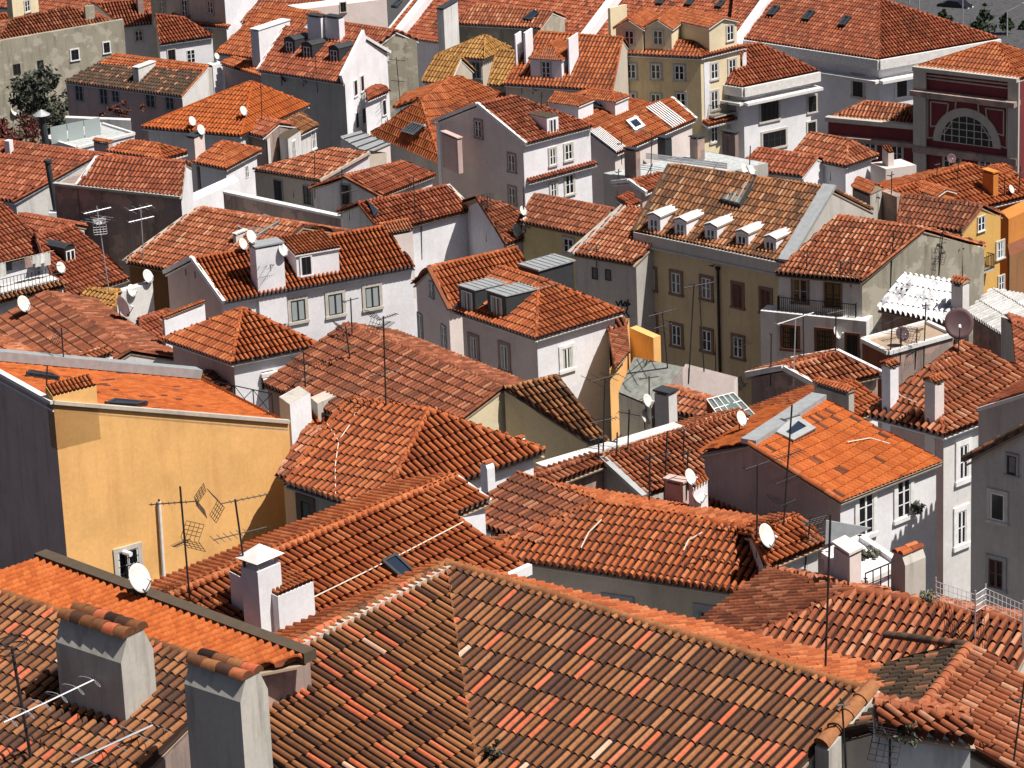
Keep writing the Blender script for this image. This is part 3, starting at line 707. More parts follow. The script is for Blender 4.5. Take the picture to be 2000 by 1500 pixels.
b.walls([LB+u*.05,RB-ZV*.1,R_+u*(tC-.05)+dn*kU-ZV*.15,P1-u*.05-ZV*.2-d*.25,R_-u*.05-ZV*.15,R_-d*2.8-ZV*sl*2.8-ZV*.15-u*.05,L0-d*2.8-ZV*sl*2.8-ZV*.15,L0-ZV*.15],'white')
b.cop(RB+u*.02,RB-u*3.2,w=.22,h=.3,mat='white')
b.axes=axes_of(u,d)
b.skylight([(742,1108),(790,1150),(815,1135),(770,1093)],h=.1,t=.12)
R4=b.done(); R4u,R4d=u,d
b.chimney(513,1262,1118,470,548,cap='pyr',axes=b.axes,base=f(513,1262))
# white dormer box beside that chimney
o=f(545,1255); l,r=b.axes
b.chimney(549,1262,1166,449,612,'white',cap='mono',cm='clay_orange',axes=b.axes,base=f(549,1262))
# R6 hip roof in the centre
b=B('tiled_house','bright orange hip roof with a white aerial cable down its front slope, centre',(725,990),0); b.tk=dict(w=.33,L=.62,jit=.15,step=.07); b.edge='mortar'
hp=hipped(b,(556,945),(735,1003),None or (1066,883),(680,780),(838,800),a=19,wall='warm_grey',mats={1:'white'},rm='clay_orange',cap='mortar') 
b.win(hp['i'],600,1020,.55,1.9,sur='sur_brown',fr='frame_dark',gl='glass_pale',sw=.3,rows=1,mull=0)
b.axes=axes_of(hp['u1'],hp['u2'])
b.chimney(954,972,917,938,966,'white',cap='barrels'); b.chimney(1016,922,868,1001,1028,'white',cap='barrels')
R6=b.done()
# R7 curved roof right of it
b=B('tiled_house','orange hip roof with heavy ridge tiles above a shaded beige wall, centre right',(1120,1112),-1.6); b.tk=dict(w=.3,L=.58,jit=.6,step=.07); b.rm='clay_orange'; b.edge='mortar'
e1,e2=b.p(930,1084),b.p(1492,1166); r1=b.sl(1168,980,e1,e2,20); r2=b.sl(1505,1042,e1,e2,20); zz=(r1[2]+r2[2])/2; r1,r2=at_z(1168,980,zz),at_z(1505,1042,zz)
u=hor(e2-e1); n=A3([-u[1],u[0],0]); wd=(r1-e1)@n; rise=r1[2]-e1[2]
b.roof([e1,e2,r2,r1],cap='clay_mixed'); b2=r2+n*wd-ZV*rise; b1=r1+n*wd-ZV*rise-u*wd
b.roof([b2,b1,r1,r2]); b.roof([b1,e1,r1],mat='clay_dull')
b.rid(e1,r1,r=.17); b.rid(r1,r2,r=.19); b.rid(b1,r1,r=.15)
i=b.walls([e1+n*.3,e2+n*.3-u*.1,r2-ZV*.15-u*.1,b2-n*.2-u*.1,b1-n*.2+u*.2],'warm_grey',{1:'mauve'})
b.win(i,1386,1222,.8,1.2,sur='sur_grey',fr='sur_grey',gl='glass',sw=.28); b.win(i,1207,1200,.9,1.2,sur='sur_grey',fr='sur_grey',gl='glass',sw=.25)
P1=b.p(1060,943,r1[2]-b.ze); uu=hor(r1-P1); dd=A3([uu[1],-uu[0],0]); dd=dd if dd[1]<0 else -dd; t14=ZV*math.tan(rad(15))
b.roof([P1+dd*3.4-t14*3.4-uu*1.5,r1+dd*3.4-t14*3.4,r1,P1-uu*1.5],mat='clay_dull'); b.rid(P1-uu*1.5,r1,r=.16)
b.axes=axes_of(u,n); R7=b.done(); R7w=(r1,r2,u,n,b2,e2)
# R8 roof behind it
b=B('tiled_house','orange gable roof with a forest of thin aerials behind the curved ridge',(1400,905),0); b.tk=dict(w=.28,L=.5,jit=.2,step=.06); b.rm='clay_mixed'
L1,R1=b.p(1178,893,),b.p(1403,818); u=hor(R1-L1); d=A3([u[1],-u[0],0]); a=21; dn=d-ZV*math.tan(rad(a)); f=lambda x,y:on_plane(x,y,R1,np.cross(u,dn))
kk=(f(1245,975)-R1)@d; R1=R1+u*1.5
b.roof([L1+dn*kk,R1+dn*kk,R1,L1]); b.roof([R1-d*kk-ZV*(kk*math.tan(rad(a))),L1-d*kk-ZV*(kk*math.tan(rad(a))),L1,R1]); b.rid(L1,R1,r=.13); b.cop(L1,L1+dn*kk,w=.5,h=.08,mat='zinc')
b.walls([L1+dn*kk-ZV*.1,R1+dn*kk-ZV*.1,R1-ZV*.15,R1-dn*0-d*kk-ZV*kk*.4,L1-d*kk-ZV*kk*.4,L1-ZV*.15],'grey'); b.axes=axes_of(u,d); R8=b.done()
# R9 bright orange roof on the right
b=B('tiled_house','bright flat orange roof with a roof window over a sunlit white wall, right',(1645,980),0); b.tk=dict(w=.24,L=.5,step=.05,prof='flat'); b.rm='clay_bright'; b.edge='mortar'
e1,e2=b.p(1645,980),b.p(1842,902); r1=b.sl(1462,865,e1,e2,20); r2=b.sl(1600,775,e1,e2,20); zz=(r1[2]+r2[2])/2; r1,r2=at_z(1462,865,zz),at_z(1600,775,zz)
u=hor(e2-e1); n=A3([-u[1],u[0],0]); b.roof([e1,e2,r2,r1]); wd=(r1-e1)@n; b1=r1+n*3-ZV*1.2; b2=r2+n*3-ZV*1.2; b.roof([b2,b1,r1,r2])
for k_ in(0,.34): b.roof([e1+(n*.0-n*k_*.25)-ZV*.0,e2-n*k_*.25,e2+n*.5+ZV*.19,e1+n*.5+ZV*.19],tl=False,th=.04) if k_==0 else None
b.rid(e1,r1,r=.14,mat='clay_orange'); b.cop(r1,r2,w=.7,h=.12,mat='zinc')
i=b.walls([e1+n*.3+u*.2,e2+n*.3-u*.1,r2-ZV*.15-u*.1,b2-n*.2-u*.1,b1-n*.2+u*.2,r1+u*.2-ZV*.15],'white',{5:'mauve',4:'mauve'})
b.win(i,1764,972,.8,1.7,sur='sur_white',sw=.2,rows=3); b.win(i,1690,1003,.9,1.9,sur='sur_white',sw=.2,rows=3)
b.skylight([(1512,856),(1546,872),(1590,848),(1550,822)],fr='zinc',gl='glass_blue',t=.3,h=.1)
b.axes=axes_of(u,n); R9=b.done(); R9i=i
# R10 tall house behind
b=B('tiled_house','tall house with two slender chimneys on its orange hip roof, right edge',(1845,852),1.0); b.tk=dict(w=.34,L=.55,jit=.3,step=.06); b.edge='slab_white'
hp=hipped(b,(1690,810),(1845,852),(2075,765),(1818,715),(1880,668),a=23,wall='white_dirty',mats={0:'mauve'},rm='clay_mixed',long='fr')
b.chimney(1739,808,726,1722,1755,'white',cap='tile'); b.chimney(1826,832,757,1806,1844,'white_pink',cap='tile')
b.win(hp['i']+1,1881,902,.55,1.6,sur='sur_white',sw=.25); b.win(hp['i']+1,1877,1030,.55,1.6,sur='sur_white',sw=.25)
b.axes=axes_of(hp['u1'],hp['u2']); R10=b.done()
# R11 grey house at the right edge
b=B('plastered_house','bare grey plastered gable front with three small windows, right edge',(1897,895),3.2)
P=b.p(1897,895); u=A3([math.cos(rad(-40)),math.sin(rad(-40)),0]); n=A3([-u[1],u[0],0]); Q=on_plane(2030,822,P,n); b.axes=axes_of(u,n)
i=b.walls([P,Q,Q+n*6,P+n*6],'grey'); b.roof([P-u*.3-n*.15-ZV*.12,Q-n*.15,Q+n*6,P-u*.3+n*6-ZV*.12],mat='clay_dark',w=.3,L=.6,prof='soft')
b.win(i,1977,908,.4,.75,sur='sur_grey',fr='frame_dark',rows=1,mull=0,sw=.08); b.win(i,1949,990,.62,1.1,sur='sur_stone',fr='frame_white',rows=1,mull=0,sw=.14); b.win(i,1946,1120,.62,1.15,sur='sur_grey',fr='frame_brown',sw=.14)
R11=b.done(); R11i=i
b=B('plastered_house','plain grey parapet block stepping above the grey gable, right edge',(1911,800),3.6)
P=b.p(1911,800); Q=on_plane(2040,760,P,n); b.walls([P,Q,Q+n*3,P+n*3],'grey'); b.roof([P,Q,Q+n*6+ZV*.3,P+n*6+ZV*.3],mat='clay_red',w=.3,L=.6,prof='soft'); b.cop(P,Q,w=.2,h=.05,mat='slab_white'); b.done()
# R3 roof at the lower right
b=B('tiled_house','mixed pink and orange hip roof with small vent tiles, lower right corner',(1650,1155),.8); b.tk=dict(w=.32,L=.6,jit=.7,step=.07); b.rm='clay_mixed'
r1,r2=b.p(1672,1155),b.p(2030,1222); u=hor(r2-r1); d=A3([u[1],-u[0],0]); t20=math.tan(rad(24)); k=6.5
q=on_plane(1395,1247,r1,np.cross(u,d-ZV*t20)); 
e1=r1+(d-u)*k-ZV*t20*k; e2=r2+d*k-ZV*t20*k
b.roof([e1,e2,r2,r1]); be=r1-d*k-u*k-ZV*t20*k; b.roof([be,e1,r1],mat='clay_dull'); b.roof([r2-d*k-ZV*t20*k,be,r1,r2])
b.rid(e1,r1,r=.17,tone=(.1,.5)); b.rid(r1,r2,r=.18,tone=(.1,.5))
b.walls([e1+u*.3-d*.3,e2-d*.3,r2-ZV*.2,r2-d*(k-.3)-ZV*t20*k,be+u*.3+d*.3],'warm_grey'); b.axes=axes_of(u,d)
R3=b.done()
# its cross gable
b=B('tiled_house','small cross gable with a mossy dark ridge, lower right corner',(1892,1262),.85); b.tk=dict(w=.32,L=.5,jit=.6,step=.06); b.rm='clay_mixed'
r1,r2=b.p(1892,1264),b.p(1806,1376); r2=at_z(1806,1376,b.ze-.15); u=hor(r1-r2); L0=r2; R0=r1
rr=A3([u[1],-u[0],0]); lw=-rr; k=12; L0=L0-u*1.0
b.roof([L0+rr*k-ZV*k*t20,R0+rr*k-ZV*k*t20,R0,L0],mat='clay_mixed'); b.roof([R0+lw*4-ZV*4*t20,L0+lw*4-ZV*4*t20,L0,R0],mat='clay_dark')
R0b=on_plane(1735,1244,R0,np.cross(u,lw-ZV*t20))
b.rid(L0,R0,r=.2,tone=(.3,.8)); b.rid(R0b,R0,r=.2,mat='clay_dark')
b.walls([L0-ZV*.2,L0+rr*k-ZV*(k*t20+.2),R0+rr*k-ZV*(k*t20+.2),R0-ZV*.2,R0+lw*4-ZV*(4*t20+.2),L0+lw*4-ZV*(4*t20+.2)],'warm_grey'); b.axes=axes_of(u,rr)
CG=b.done()
# R2 house at the lower left: ridge, back slope seen edge-on, dark parapet
b=B('tiled_house','vivid orange low roof seen almost edge on behind two fat chimneys, lower left',(120,1215),2.2); b.tk=dict(w=.34,L=.5,jit=.4,step=.05); b.rm='clay_brown'
r1,r2=b.p(-60,1140),b.p(470,1312); u=hor(r2-r1); d=A3([u[1],-u[0],0]); t=math.tan(rad(20)); k=7
b.roof([r1+d*k-ZV*t*k,r2+d*k-ZV*t*k,r2,r1]); kb=3.0
tb=math.tan(rad(4)); b.roof([r2-d*(kb-.9)-ZV*tb*(kb-.9)+u*.8,r1-d*kb-ZV*tb*kb,r1,r2+u*0],mat='clay_bright',jit=.1,L=.26,prof='soft',step=.04)
b.rid(r1,r2,r=.17,tone=(.3,.6)); pz=r1-d*(kb+.1)-ZV*(tb*kb-.0)
b.cop(pz,r2-d*(kb-.8)-ZV*tb*kb+u*.8,w=.5,h=.25,mat='moss_wood')
b.walls([r1+d*k-ZV*(t*k+.2),r2+d*k-ZV*(t*k+.2),r2-ZV*.2,r2-d*kb-ZV*(tb*kb+.2),r1-d*kb-ZV*(tb*kb+.2),r1-ZV*.2],'dark_grey'); b.axes=axes_of(u,d)
R2=b.done()
for lx in((247,1420,1296,108,299),(483,1560,1372,360,523)):
    P=None
    base=on_plane(lx[0],lx[1],r1+d*2.2-ZV*t*2.2,np.cross(u,d-ZV*t))
    b.chimney(lx[0],lx[1],lx[2],lx[3],lx[4],'cement',cap='barrels',cm='clay_brown',base=base,sink=3)
# R5 yellow house
b=B('plastered_house','yellow gable wall lit by the sun beside a mauve wall, left foreground',(104,786),3.6); b.tk=dict(w=.28,L=.5,step=.04,prof='flat'); b.rm='clay_bright'
K=b.p(104,786); Lw=b.p(-40,706); u=hor(K-Lw); n=A3([-u[1],u[0],0]); 
X=on_plane(564,824,K,np.array([u[0],u[1],0])); D_=(X-K)@n
dr=ZV*(K[2]-X[2]); Lw=K-u*8.5
b.roof([Lw+n*D_-dr-ZV*.2,X-ZV*.2,K-ZV*.2,Lw-ZV*.2],edge='slab_white')
i=b.walls([Lw+ZV*.05,K+ZV*.05,X+ZV*.02,X-u*8.5+ZV*.02],'yellow',{0:'mauve',3:'mauve'})
b.cop(K,X,w=.22,h=.07,mat='mortar'); b.cop(Lw,K,w=.3,h=.06,mat='slab_white'); b.cop(Lw-u*.2,Lw-u*.2+n*D_-dr,w=.7,h=.35,mat='zinc')
b.axes=axes_of(u,n)
b.win(i+1,251,1103,1.05,1.5,sur='sur_stone',fr='frame_white',sw=.22,kind='bars')
b.chimney(104,786,775,90,188,'yellow',cap='mono',base=K-ZV*.1)
for q in([(205,797),(265,800),(285,795),(222,789)],[(50,738),(115,747),(100,740),(55,733)]): b.skylight(q,t=.12,h=.06)
R5=b.done(); R5i=i+1
# ================================================================ middle rows
T3=dict(w=.29,L=.58,jit=.25,step=.08,prof='soft'); T4=dict(w=.30,L=.60,jit=.2,step=.08,prof='soft')
def NB(name,label,ref,h=0,rm='clay_orange',edge='slab_edge',tk=None,**k):
    b=B(name,label,ref,h,**k); b.rm=rm; b.edge=edge; b.tk=dict(tk or T3); return b
# central white house
b=NB('tiled_house','white and pink corner house under an orange hip roof with two black dormers, centre',(1047,662),1.5,'clay_orange','slab_white')
H=hipped(b,(884,608),(1047,663),(1219,611),(975,521),(1052,544),a=25,wall='white',mats={0:'white_pink'},cap='slab_white')
i=H['i']; b.win(i,926,680,.6,1.35,sur='sur_mauve',sw=.2,kind='curtain',rows=1); b.win(i,986,698,.65,1.45,sur='sur_mauve',sw=.2,kind='curtain',rows=1)
b.win(i+1,1107,700,.75,1.25,sur='sur_white',sw=.2,kind='curtain',rows=1)
b.dormer(898,602,931,611,1.35,'shed','zinc_dark',rm='zinc',win=(.95,1.15),rows=1,gl='glass_pale',wk='curtain',depth=3.6,eave=.06)
b.dormer(953,612,990,624,1.35,'shed','zinc_dark',rm='zinc',win=(.95,1.15),rows=1,gl='glass_pale',wk='curtain',depth=3.6,eave=.06)
q=b.p(1048,560,.9); l,r=b.axes
m=MB(); m.obox(q+r*.2-ZV*1.2,l*1.7,r*2.6,ZV*2.1,'zinc_dark'); o=b.part(m,'dormer'); m=MB(); m.obox(q+r*.1+ZV*.9-l*.1,l*1.9,r*2.8,ZV*.06,'zinc')
for k in range(7): m.obox(q+r*(.1+k*.42)+ZV*.95-l*.1,l*1.9,r*.05,ZV*.05,'zinc')
b.part(m,'dormer_roof',o)
R12=b.done()
# its rear wing
b=NB('tiled_house','steep side wing with a shaded gable between the long white house and the black dormers',(843,521),2.6,'clay_orange')
G=gable(b,(882,604),(1050,563),(840,521),(1010,483),a=33,wall='white_pink',rakes=('tile',None),rm='clay_orange',level=False)
b.win(G['i']+5,844,566,.5,.9,sur='sur_grey',sw=.08,rows=2); b.win(G['i']+5,822,645,.6,2.,sur='sur_grey',sw=.08,rows=4); b.win(G['i']+5,868,668,.6,2.,sur='sur_grey',sw=.08,rows=4)
b.cop(G['e1'],G['r1'],w=.5,h=.05,mat='clay_orange' if False else 'rust_wall')
R12w=b.done()
# long white house
b=NB('tiled_house','long white house with a tile roofed dormer and two stout white chimneys, left of centre',(435,593),1.0,'clay_orange','slab_white',tk=dict(w=.28,L=.62,jit=.2,step=.07,prof='barrel'))
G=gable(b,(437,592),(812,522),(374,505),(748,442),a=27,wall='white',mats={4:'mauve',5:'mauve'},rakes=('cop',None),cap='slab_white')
i=G['i']
for x,y in((582,606),(655,594),(727,580)): b.win(i,x,y,.95,1.35,sur='sur_stone',fr='frame_dark',gl='glass_frost',sw=.2,rows=1)
b.chimney(505,574,488,486,553,'white',cap='slabgrey'); b.chimney(757,530,463,734,806,'white_pink',cap='tile')
b.dormer(581,546,664,532,1.55,'tileshed','white',rm='clay_orange',win=(.62,1.15),winx=.22,fr='frame_dark',rows=1,sur='sur_white',depth=2.6,eave=.1)
b.win(i+4,363,532,.16,.42,sur=None,fr=None,gl='glass'); b.win(i+4,381,537,.16,.42,sur=None,fr=None,gl='glass')
R13=b.done()
# small pyramid roof
b=NB('tiled_house','small white house under a pyramid tile roof with a window awning, left of centre',(452,711),1.2,'clay_orange','slab_white')
H=hipped(b,(316,663),(452,711),(628,676),(472,602),a=27,wall='white',mats={0:'mauve'},cap='slab_white',rm='clay_orange')
w_=b.win(H['i']+1,522,742,.7,1.0,sur=None,fr='frame_dark',sw=.1)
a_,bb,nr,u=b.W[H['i']+1]; c=on_plane(525,733,a_,nr); u=u if (_MI@u)[1]>0 else -u; m=MB(); m.prism([c-u*.45+nr*.12,c+u*.45+nr*.12,c+u*.45+nr*.7-ZV*.5,c-u*.45+nr*.7-ZV*.5],ZV*.04,'slab_white'); m.obox(c-u*.5+nr*.05,u*1.,nr*.2,ZV*.22,'slab_white'); b.part(m,'awning',w_)
R14=b.done()
# brown ridge roof in the middle
b=NB('tiled_house','brown weathered roof with a long diagonal ridge below the courtyard, centre',(979,757),2.0,'clay_old',tk=dict(w=.29,L=.56,jit=.5,step=.07))
G=gabler(b,(672,634),(980,757),5.2,3.2,a=21,wall='cream',mats={0:'mauve'},rm='clay_dull'); R15=b.done()
b=NB('tiled_house','small side roof with ochre streaked tiles running down beside the tall white wall, centre',(985,757),2.0,'clay_old',tk=dict(w=.29,L=.6,jit=.3,step=.07))
P1,P2=b.p(985,758),b.p(1086,734); u=hor(P2-P1); d=A3([u[1],-u[0],0]); n_=np.cross(u,d-ZV*math.tan(rad(22))); P3=on_plane(1188,864,P1,n_); P4=on_plane(1150,862,P1,n_)
b.roof([P4,P3,P2,P1]); b.rid(P1,P2,r=.12); b.rid(P3,P2,r=.13); b.walls([P4-ZV*.15-d*.2,P3-ZV*.15-d*.2-u*.2,P2-ZV*.15-u*.2,P1-ZV*.15],'cream'); b.done()
b=NB('tiled_house','low tile roof with a mould blackened chimney behind the pyramid roof, centre left',(625,672),.6,'clay_dull',tk=dict(w=.29,L=.56,jit=.4,step=.07))
G=gabler(b,(622,672),(765,728),2.6,2.5,a=20,wall='white_dirty',rm='clay_dull')
b.chimney(668,790,722,648,713,'white_dirty',cap='tile',base=b.p(668,790,-1.2)); b.chimney(767,792,756,757,791,'white',cap='mono',base=b.p(767,792,-1.)); b.done()
# left group
b=NB('tiled_house','orange red roof with one long mossy diagonal ridge above a white gable, left',(256,684),1.4,'clay_dull',tk=dict(w=.29,L=.62,jit=.2,step=.07))
G=gabler(b,(87,571),(256,684),5.2,3,a=20,wall='white_dirty',rm='clay_dull'); R16=b.done()
b=NB('tiled_house','tile roofed house with laundry hanging behind a terrace railing, left edge',(100,488),2.4,'clay_red')
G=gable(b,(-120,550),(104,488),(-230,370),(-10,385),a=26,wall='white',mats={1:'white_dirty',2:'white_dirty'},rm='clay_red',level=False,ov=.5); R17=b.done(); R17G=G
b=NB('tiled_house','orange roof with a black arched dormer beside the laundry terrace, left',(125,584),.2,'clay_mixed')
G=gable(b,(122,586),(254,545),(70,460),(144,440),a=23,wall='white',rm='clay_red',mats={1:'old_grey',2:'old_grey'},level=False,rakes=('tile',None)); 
b.dormer(128,514,149,508,.95,'arch','frame_dark',rm='zinc_dark',win=(.7,.75),rows=1,depth=2.6,eave=.05); R18=b.done()
b=NB('tiled_house','short roof with a stone coping between the dark gable wall and the laundry house, left',(40,418),2.2,'clay_red')
G=gabler(b,(38,418),(140,436),2.4,1.5,a=22,wall='white_dirty',rm='clay_red'); b.done()
b=NB('tiled_house','broad orange roof with a stone verge over a brown wall, left of centre',(245,513),1.0,'clay_mixed',tk=dict(w=.29,L=.56,jit=.3,step=.07))
G=gable(b,(243,512),(470,556),(388,407),(592,440),a=21,wall='brown_wall',rm='clay_mixed',rakes=(None,None)); b.cop(G['e1'],G['r1'],w=.45,h=.1,mat='mortar')
b.chimney(462,480,462,455,482,'white_dirty',cap='slab'); b.skylight([(462,452),(500,470),(545,440),(515,428)],fr='zinc',gl='glass_green',t=.12); R19=b.done()
b=NB('tiled_house','orange roof above a tall cracked dark grey wall, upper left',(352,385),3.4,'clay_red',tk=dict(w=.3,L=.62,jit=.15,step=.07))
G=gable(b,(150,364),(354,386),(190,308),(362,316),a=25,wall='dark_grey',rm='clay_red',mats={1:'white',2:'white'},ov=.05,rakes=('cop',None)); b.cop(G['e1']-G['u']*1.9,G['e2'],w=.4,h=.08,mat='cement')
b.walls([G['e1']-G['u']*1.9-ZV*.1,G['e1']-ZV*.1,G['e1']+G['n']*3-ZV*.1,G['e1']-G['u']*1.9+G['n']*3-ZV*.1],'dark_grey',top=True); R20=b.done(); R20i=G['i']
# ochre tiled patch and white block by the big dark dish
b=NB('tiled_house','little ochre lichened roof patch beside a white block wall and a dark dish, left',(150,600),.6,'clay_ochre',tk=dict(w=.3,L=.5,jit=.5,step=.07))
G=gable(b,(140,603),(222,622),(168,566),(228,572),a=24,wall='white_dirty',rm='clay_ochre'); b.done()
b=NB('plastered_block','dirty white block wall behind the dark satellite dish, left',(222,573),1.0); P,Q=b.p(222,574),b.p(298,552); u=hor(Q-P); n=A3([-u[1],u[0],0]); b.walls([P,Q,Q+n*.6,P+n*.6],'white_dirty',top=True); b.axes=axes_of(u,n); b.done()
# R21
b=NB('tiled_house','roof above two tall dark windows in a shaded grey wall, upper centre left',(624,352),1.2,'clay_mixed')
e1,e2=b.p(494,331),b.p(625,353); r1=b.sl(652,289,e1,e2,22); r2=b.sl(722,298,e1,e2,22); b.roof([e1,e2,r2,r1],cap='slab_white'); u=hor(e2-e1); n=A3([-u[1],u[0],0]); b.rid(e1,r1,r=.12); b.cop(e2,r2,w=.3,h=.1,mat='mortar')
i=b.walls([e1+n*.2,e2+n*.2-u*.05,r2-ZV*.15-u*.05,r2+n*2-ZV*.5,r1+n*2-ZV*.5,r1-ZV*.15],'warm_grey',{1:'white'})
b.win(i,544,372,.75,1.6,sur='sur_grey',fr='frame_dark',sw=.08); b.win(i,601,381,.75,1.4,sur='sur_grey',fr='frame_dark',sw=.08); b.axes=axes_of(u,n); R21=b.done()
# glass roofed box
b=NB('roof_conservatory','sloping glazed metal canopy on a white wall, upper centre',(718,300),2.2); l,r=R21.axes
P=[b.p(665,268),b.p(718,300),b.p(762,281),b.p(706,257)]; P[2]=P[1]+(P[2]-P[1]); 
b.roof(P,tl=False,edge='zinc'); m=MB(); d1=P[3]-P[0]
for k in range(9):
    a_=P[0]+(P[1]-P[0])*k/8; c_=P[3]+(P[2]-P[3])*k/8; m.obox(a_+ZV*.01,c_-a_,unit(P[1]-P[0])*.1,ZV*.08,'zinc_dark' if k%2 else 'aluminium')
b.part(m,'glazing_bars'); b.walls([p-ZV*.12 for p in P],'white_pink'); b.done()
# R22
b=NB('tiled_house','low gabled roofs with crossed ridges under a yellow chimney, upper centre',(747,383),.6,'clay_orange')
G=gable(b,(745,384),(852,342),(672,344),(788,316),a=22,wall='white_dirty',rm='clay_red',level=False); b.win(G['i']+5,675,380,.7,1.5,sur='sur_grey',fr='frame_dark',sw=.1); b.done()
# R23
b=NB('tiled_house','orange roof over a windowless white wall with a grey stain, centre',(921,410),1.2,'clay_red')
G=gable(b,(748,456),(922,410),(700,397),(874,362),a=26,wall='white',rm='clay_red',rakes=('tile',None),mats={4:'white_dirty',5:'white_dirty'}); b.cop(G['e2'],G['r2'],w=.3,h=.1,mat='cement')
b.skylight([(735,428),(742,416),(722,398),(708,404)],gl='glass_blue',t=.08); R23=b.done()
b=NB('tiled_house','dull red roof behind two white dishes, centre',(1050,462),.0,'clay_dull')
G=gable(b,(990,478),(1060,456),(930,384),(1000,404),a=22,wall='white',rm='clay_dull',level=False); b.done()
# R24
b=NB('tiled_house','three storey white house with a box dormer and a tile string course, upper centre',(1028,281),3.2,'clay_red','slab_white')
G=gable(b,(1027,282),(1160,247),(932,204),(1003,188),a=24,wall='white',mats={4:'white_pink',5:'white_pink'},rm='clay_red',rakes=('cop',None),cap='slab_white'); i=G['i']
b.roof([G['e2'],G['e2']+G['n']*6-G['u']*.1,G['r2']],mat='clay_red')
for x,y,w_,h_ in((1079,306,.55,1.25),(1110,297,.7,1.2),(1081,371,.55,1.1),(1112,360,.8,1.5)): b.win(i,x,y,w_,h_,sur='sur_stone',sw=.15)
for x,y in((935,252),(1000,318),(1001,382)): b.win(i+5,x,y,.7,1.3,sur='sur_mauve',sw=.14)
a_,c_,nr,u=b.W[i]; p1,p2=on_plane(1027,350,a_,nr),on_plane(1160,317,a_,nr); p2=A3([p2[0],p2[1],p1[2]]); b.roof([p1+nr*.45-ZV*.2,p2+nr*.45-ZV*.2,p2,p1],cap='slab_white')
b.dormer(1069,262,1091,256,1.25,'shed','white',rm='moss_wood',win=(.65,1.05),rows=1,depth=4.,eave=.05); R24=b.done()
# R25 beige building
b=NB('tiled_building','beige apartment house with five white dormers on a lichen stained roof, centre right',(1237,456),2.2,'clay_old','slab_edge',tk=dict(w=.28,L=.62,jit=.3,step=.07,prof='soft'))
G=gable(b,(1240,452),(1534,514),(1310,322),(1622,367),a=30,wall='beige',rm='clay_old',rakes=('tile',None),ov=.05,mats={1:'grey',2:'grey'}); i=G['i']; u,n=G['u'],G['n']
b.cop(G['e2'],G['r2'],w=.9,h=.12,mat='zinc',lift=.2); b.cop(G['e1'],G['r1'],w=.4,h=.08,mat='moss_wood')
pm=MB(); pm.obox(G['e1']-ZV*.75-n*.18,(G['e2']-G['e1']),n*.3,ZV*.75,'grey'); pm.obox(G['e1']-ZV*.85-n*.3,(G['e2']-G['e1']),n*.3,ZV*.12,'grey'); b.part(pm,'parapet')
for x,y in((1271,544),(1321,553),(1380,563)): b.win(i,x,y,.72,1.35,sur='sur_brown',sw=.2)
for x,y in((1273,634),(1322,655),(1381,665),(1442,678)): b.win(i,x,y,.72,1.35,sur='sur_brown',sw=.2)
for x,y in((1441,577),(1496,588)): b.win(i,x,y,.75,1.5,sur='sur_brown',fr='frame_brown',sw=.16,kind='shutter',gl='glass')
for x0,y0,x1,y1 in((1266,453,1289,459),(1318,462,1340,468),(1377,473,1400,479),(1438,486,1461,492),(1493,497,1515,503)): b.dormer(x0,y0,x1,y1,1.15,'gable','white',rm='slab_white',win=(.62,1.0),rows=2,depth=2.9,rise=.35,eave=.08)
b.skylight([(1408,398),(1447,409),(1480,352),(1440,344)],fr='zinc_dark',gl='glass_green',bars=3,h=.16)
c=on_plane(1404,528,b.W[i][0],b.W[i][2]); m=MB(); nr=b.W[i][2]; m.bar(c+nr*.12,c+nr*.12-ZV*8,.09,'black_metal'); m.bar(c+nr*.12+ZV*.25,c+nr*.12,.2,'black_metal',r2=.09); b.part(m,'drainpipe'); R25=b.done(); R25i=i
# grey slate end wall of the beige building
# R26
b=NB('tiled_house','pale orange roof with a stone verge against the beige building, centre',(1117,497),.8,'clay_mixed',tk=dict(w=.29,L=.56,jit=.3,step=.07))
G=gable(b,(1115,496),(1237,517),(1220,404),(1330,425),a=26,wall='grey',rm='clay_mixed',rakes=(None,None)); b.cop(G['e1'],G['r1'],w=.6,h=.12,mat='cement')
i=G['i']; b.win(i,1188,537,.45,.75,sur=None,fr='frame_dark',rows=1,mull=0); b.win(i,1162,534,.45,.8,sur=None,fr='frame_dark',rows=1,mull=0); R26=b.done(); R26i=i
b=NB('tiled_house','dark red roof on a pale yellow wall with a white window, centre',(1063,446),1.,'clay_dull')
G=gable(b,(1012,433),(1153,462),(1044,380),(1192,408),a=26,wall='pale_yellow',rm='clay_dull'); b.win(G['i'],1111,480,.8,1.,sur='sur_stone'); R27=b.done()
# R28
b=NB('tiled_house','weathered roof with mossy eaves over a wrought iron balcony, right of centre',(1517,533),1.6,'clay_mixed',tk=dict(w=.29,L=.54,jit=.7,step=.07))
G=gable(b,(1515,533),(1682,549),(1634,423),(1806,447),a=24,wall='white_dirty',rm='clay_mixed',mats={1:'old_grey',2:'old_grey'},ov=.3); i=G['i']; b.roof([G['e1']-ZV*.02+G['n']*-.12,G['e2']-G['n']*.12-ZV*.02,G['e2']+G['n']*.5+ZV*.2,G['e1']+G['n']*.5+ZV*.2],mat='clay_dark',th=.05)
b.win(i,1563,568,.95,1.5,sur='sur_brown',fr='sur_grey',sw=.1); b.win(i,1627,576,.95,1.5,sur='sur_brown',fr='frame_dark',sw=.1)
b.balcony(i,1522,1674,608,dep=.35,h=1.0); u,n=G['u'],G['n']
f1=on_plane(1485,607,b.W[i][0]-n*.7,n); f2=along(f1,u,1692); k=b.walls([f1,f2,f2+n*1.2,f1+n*1.2],'white_dirty',{1:'white_dirty'},top=True)
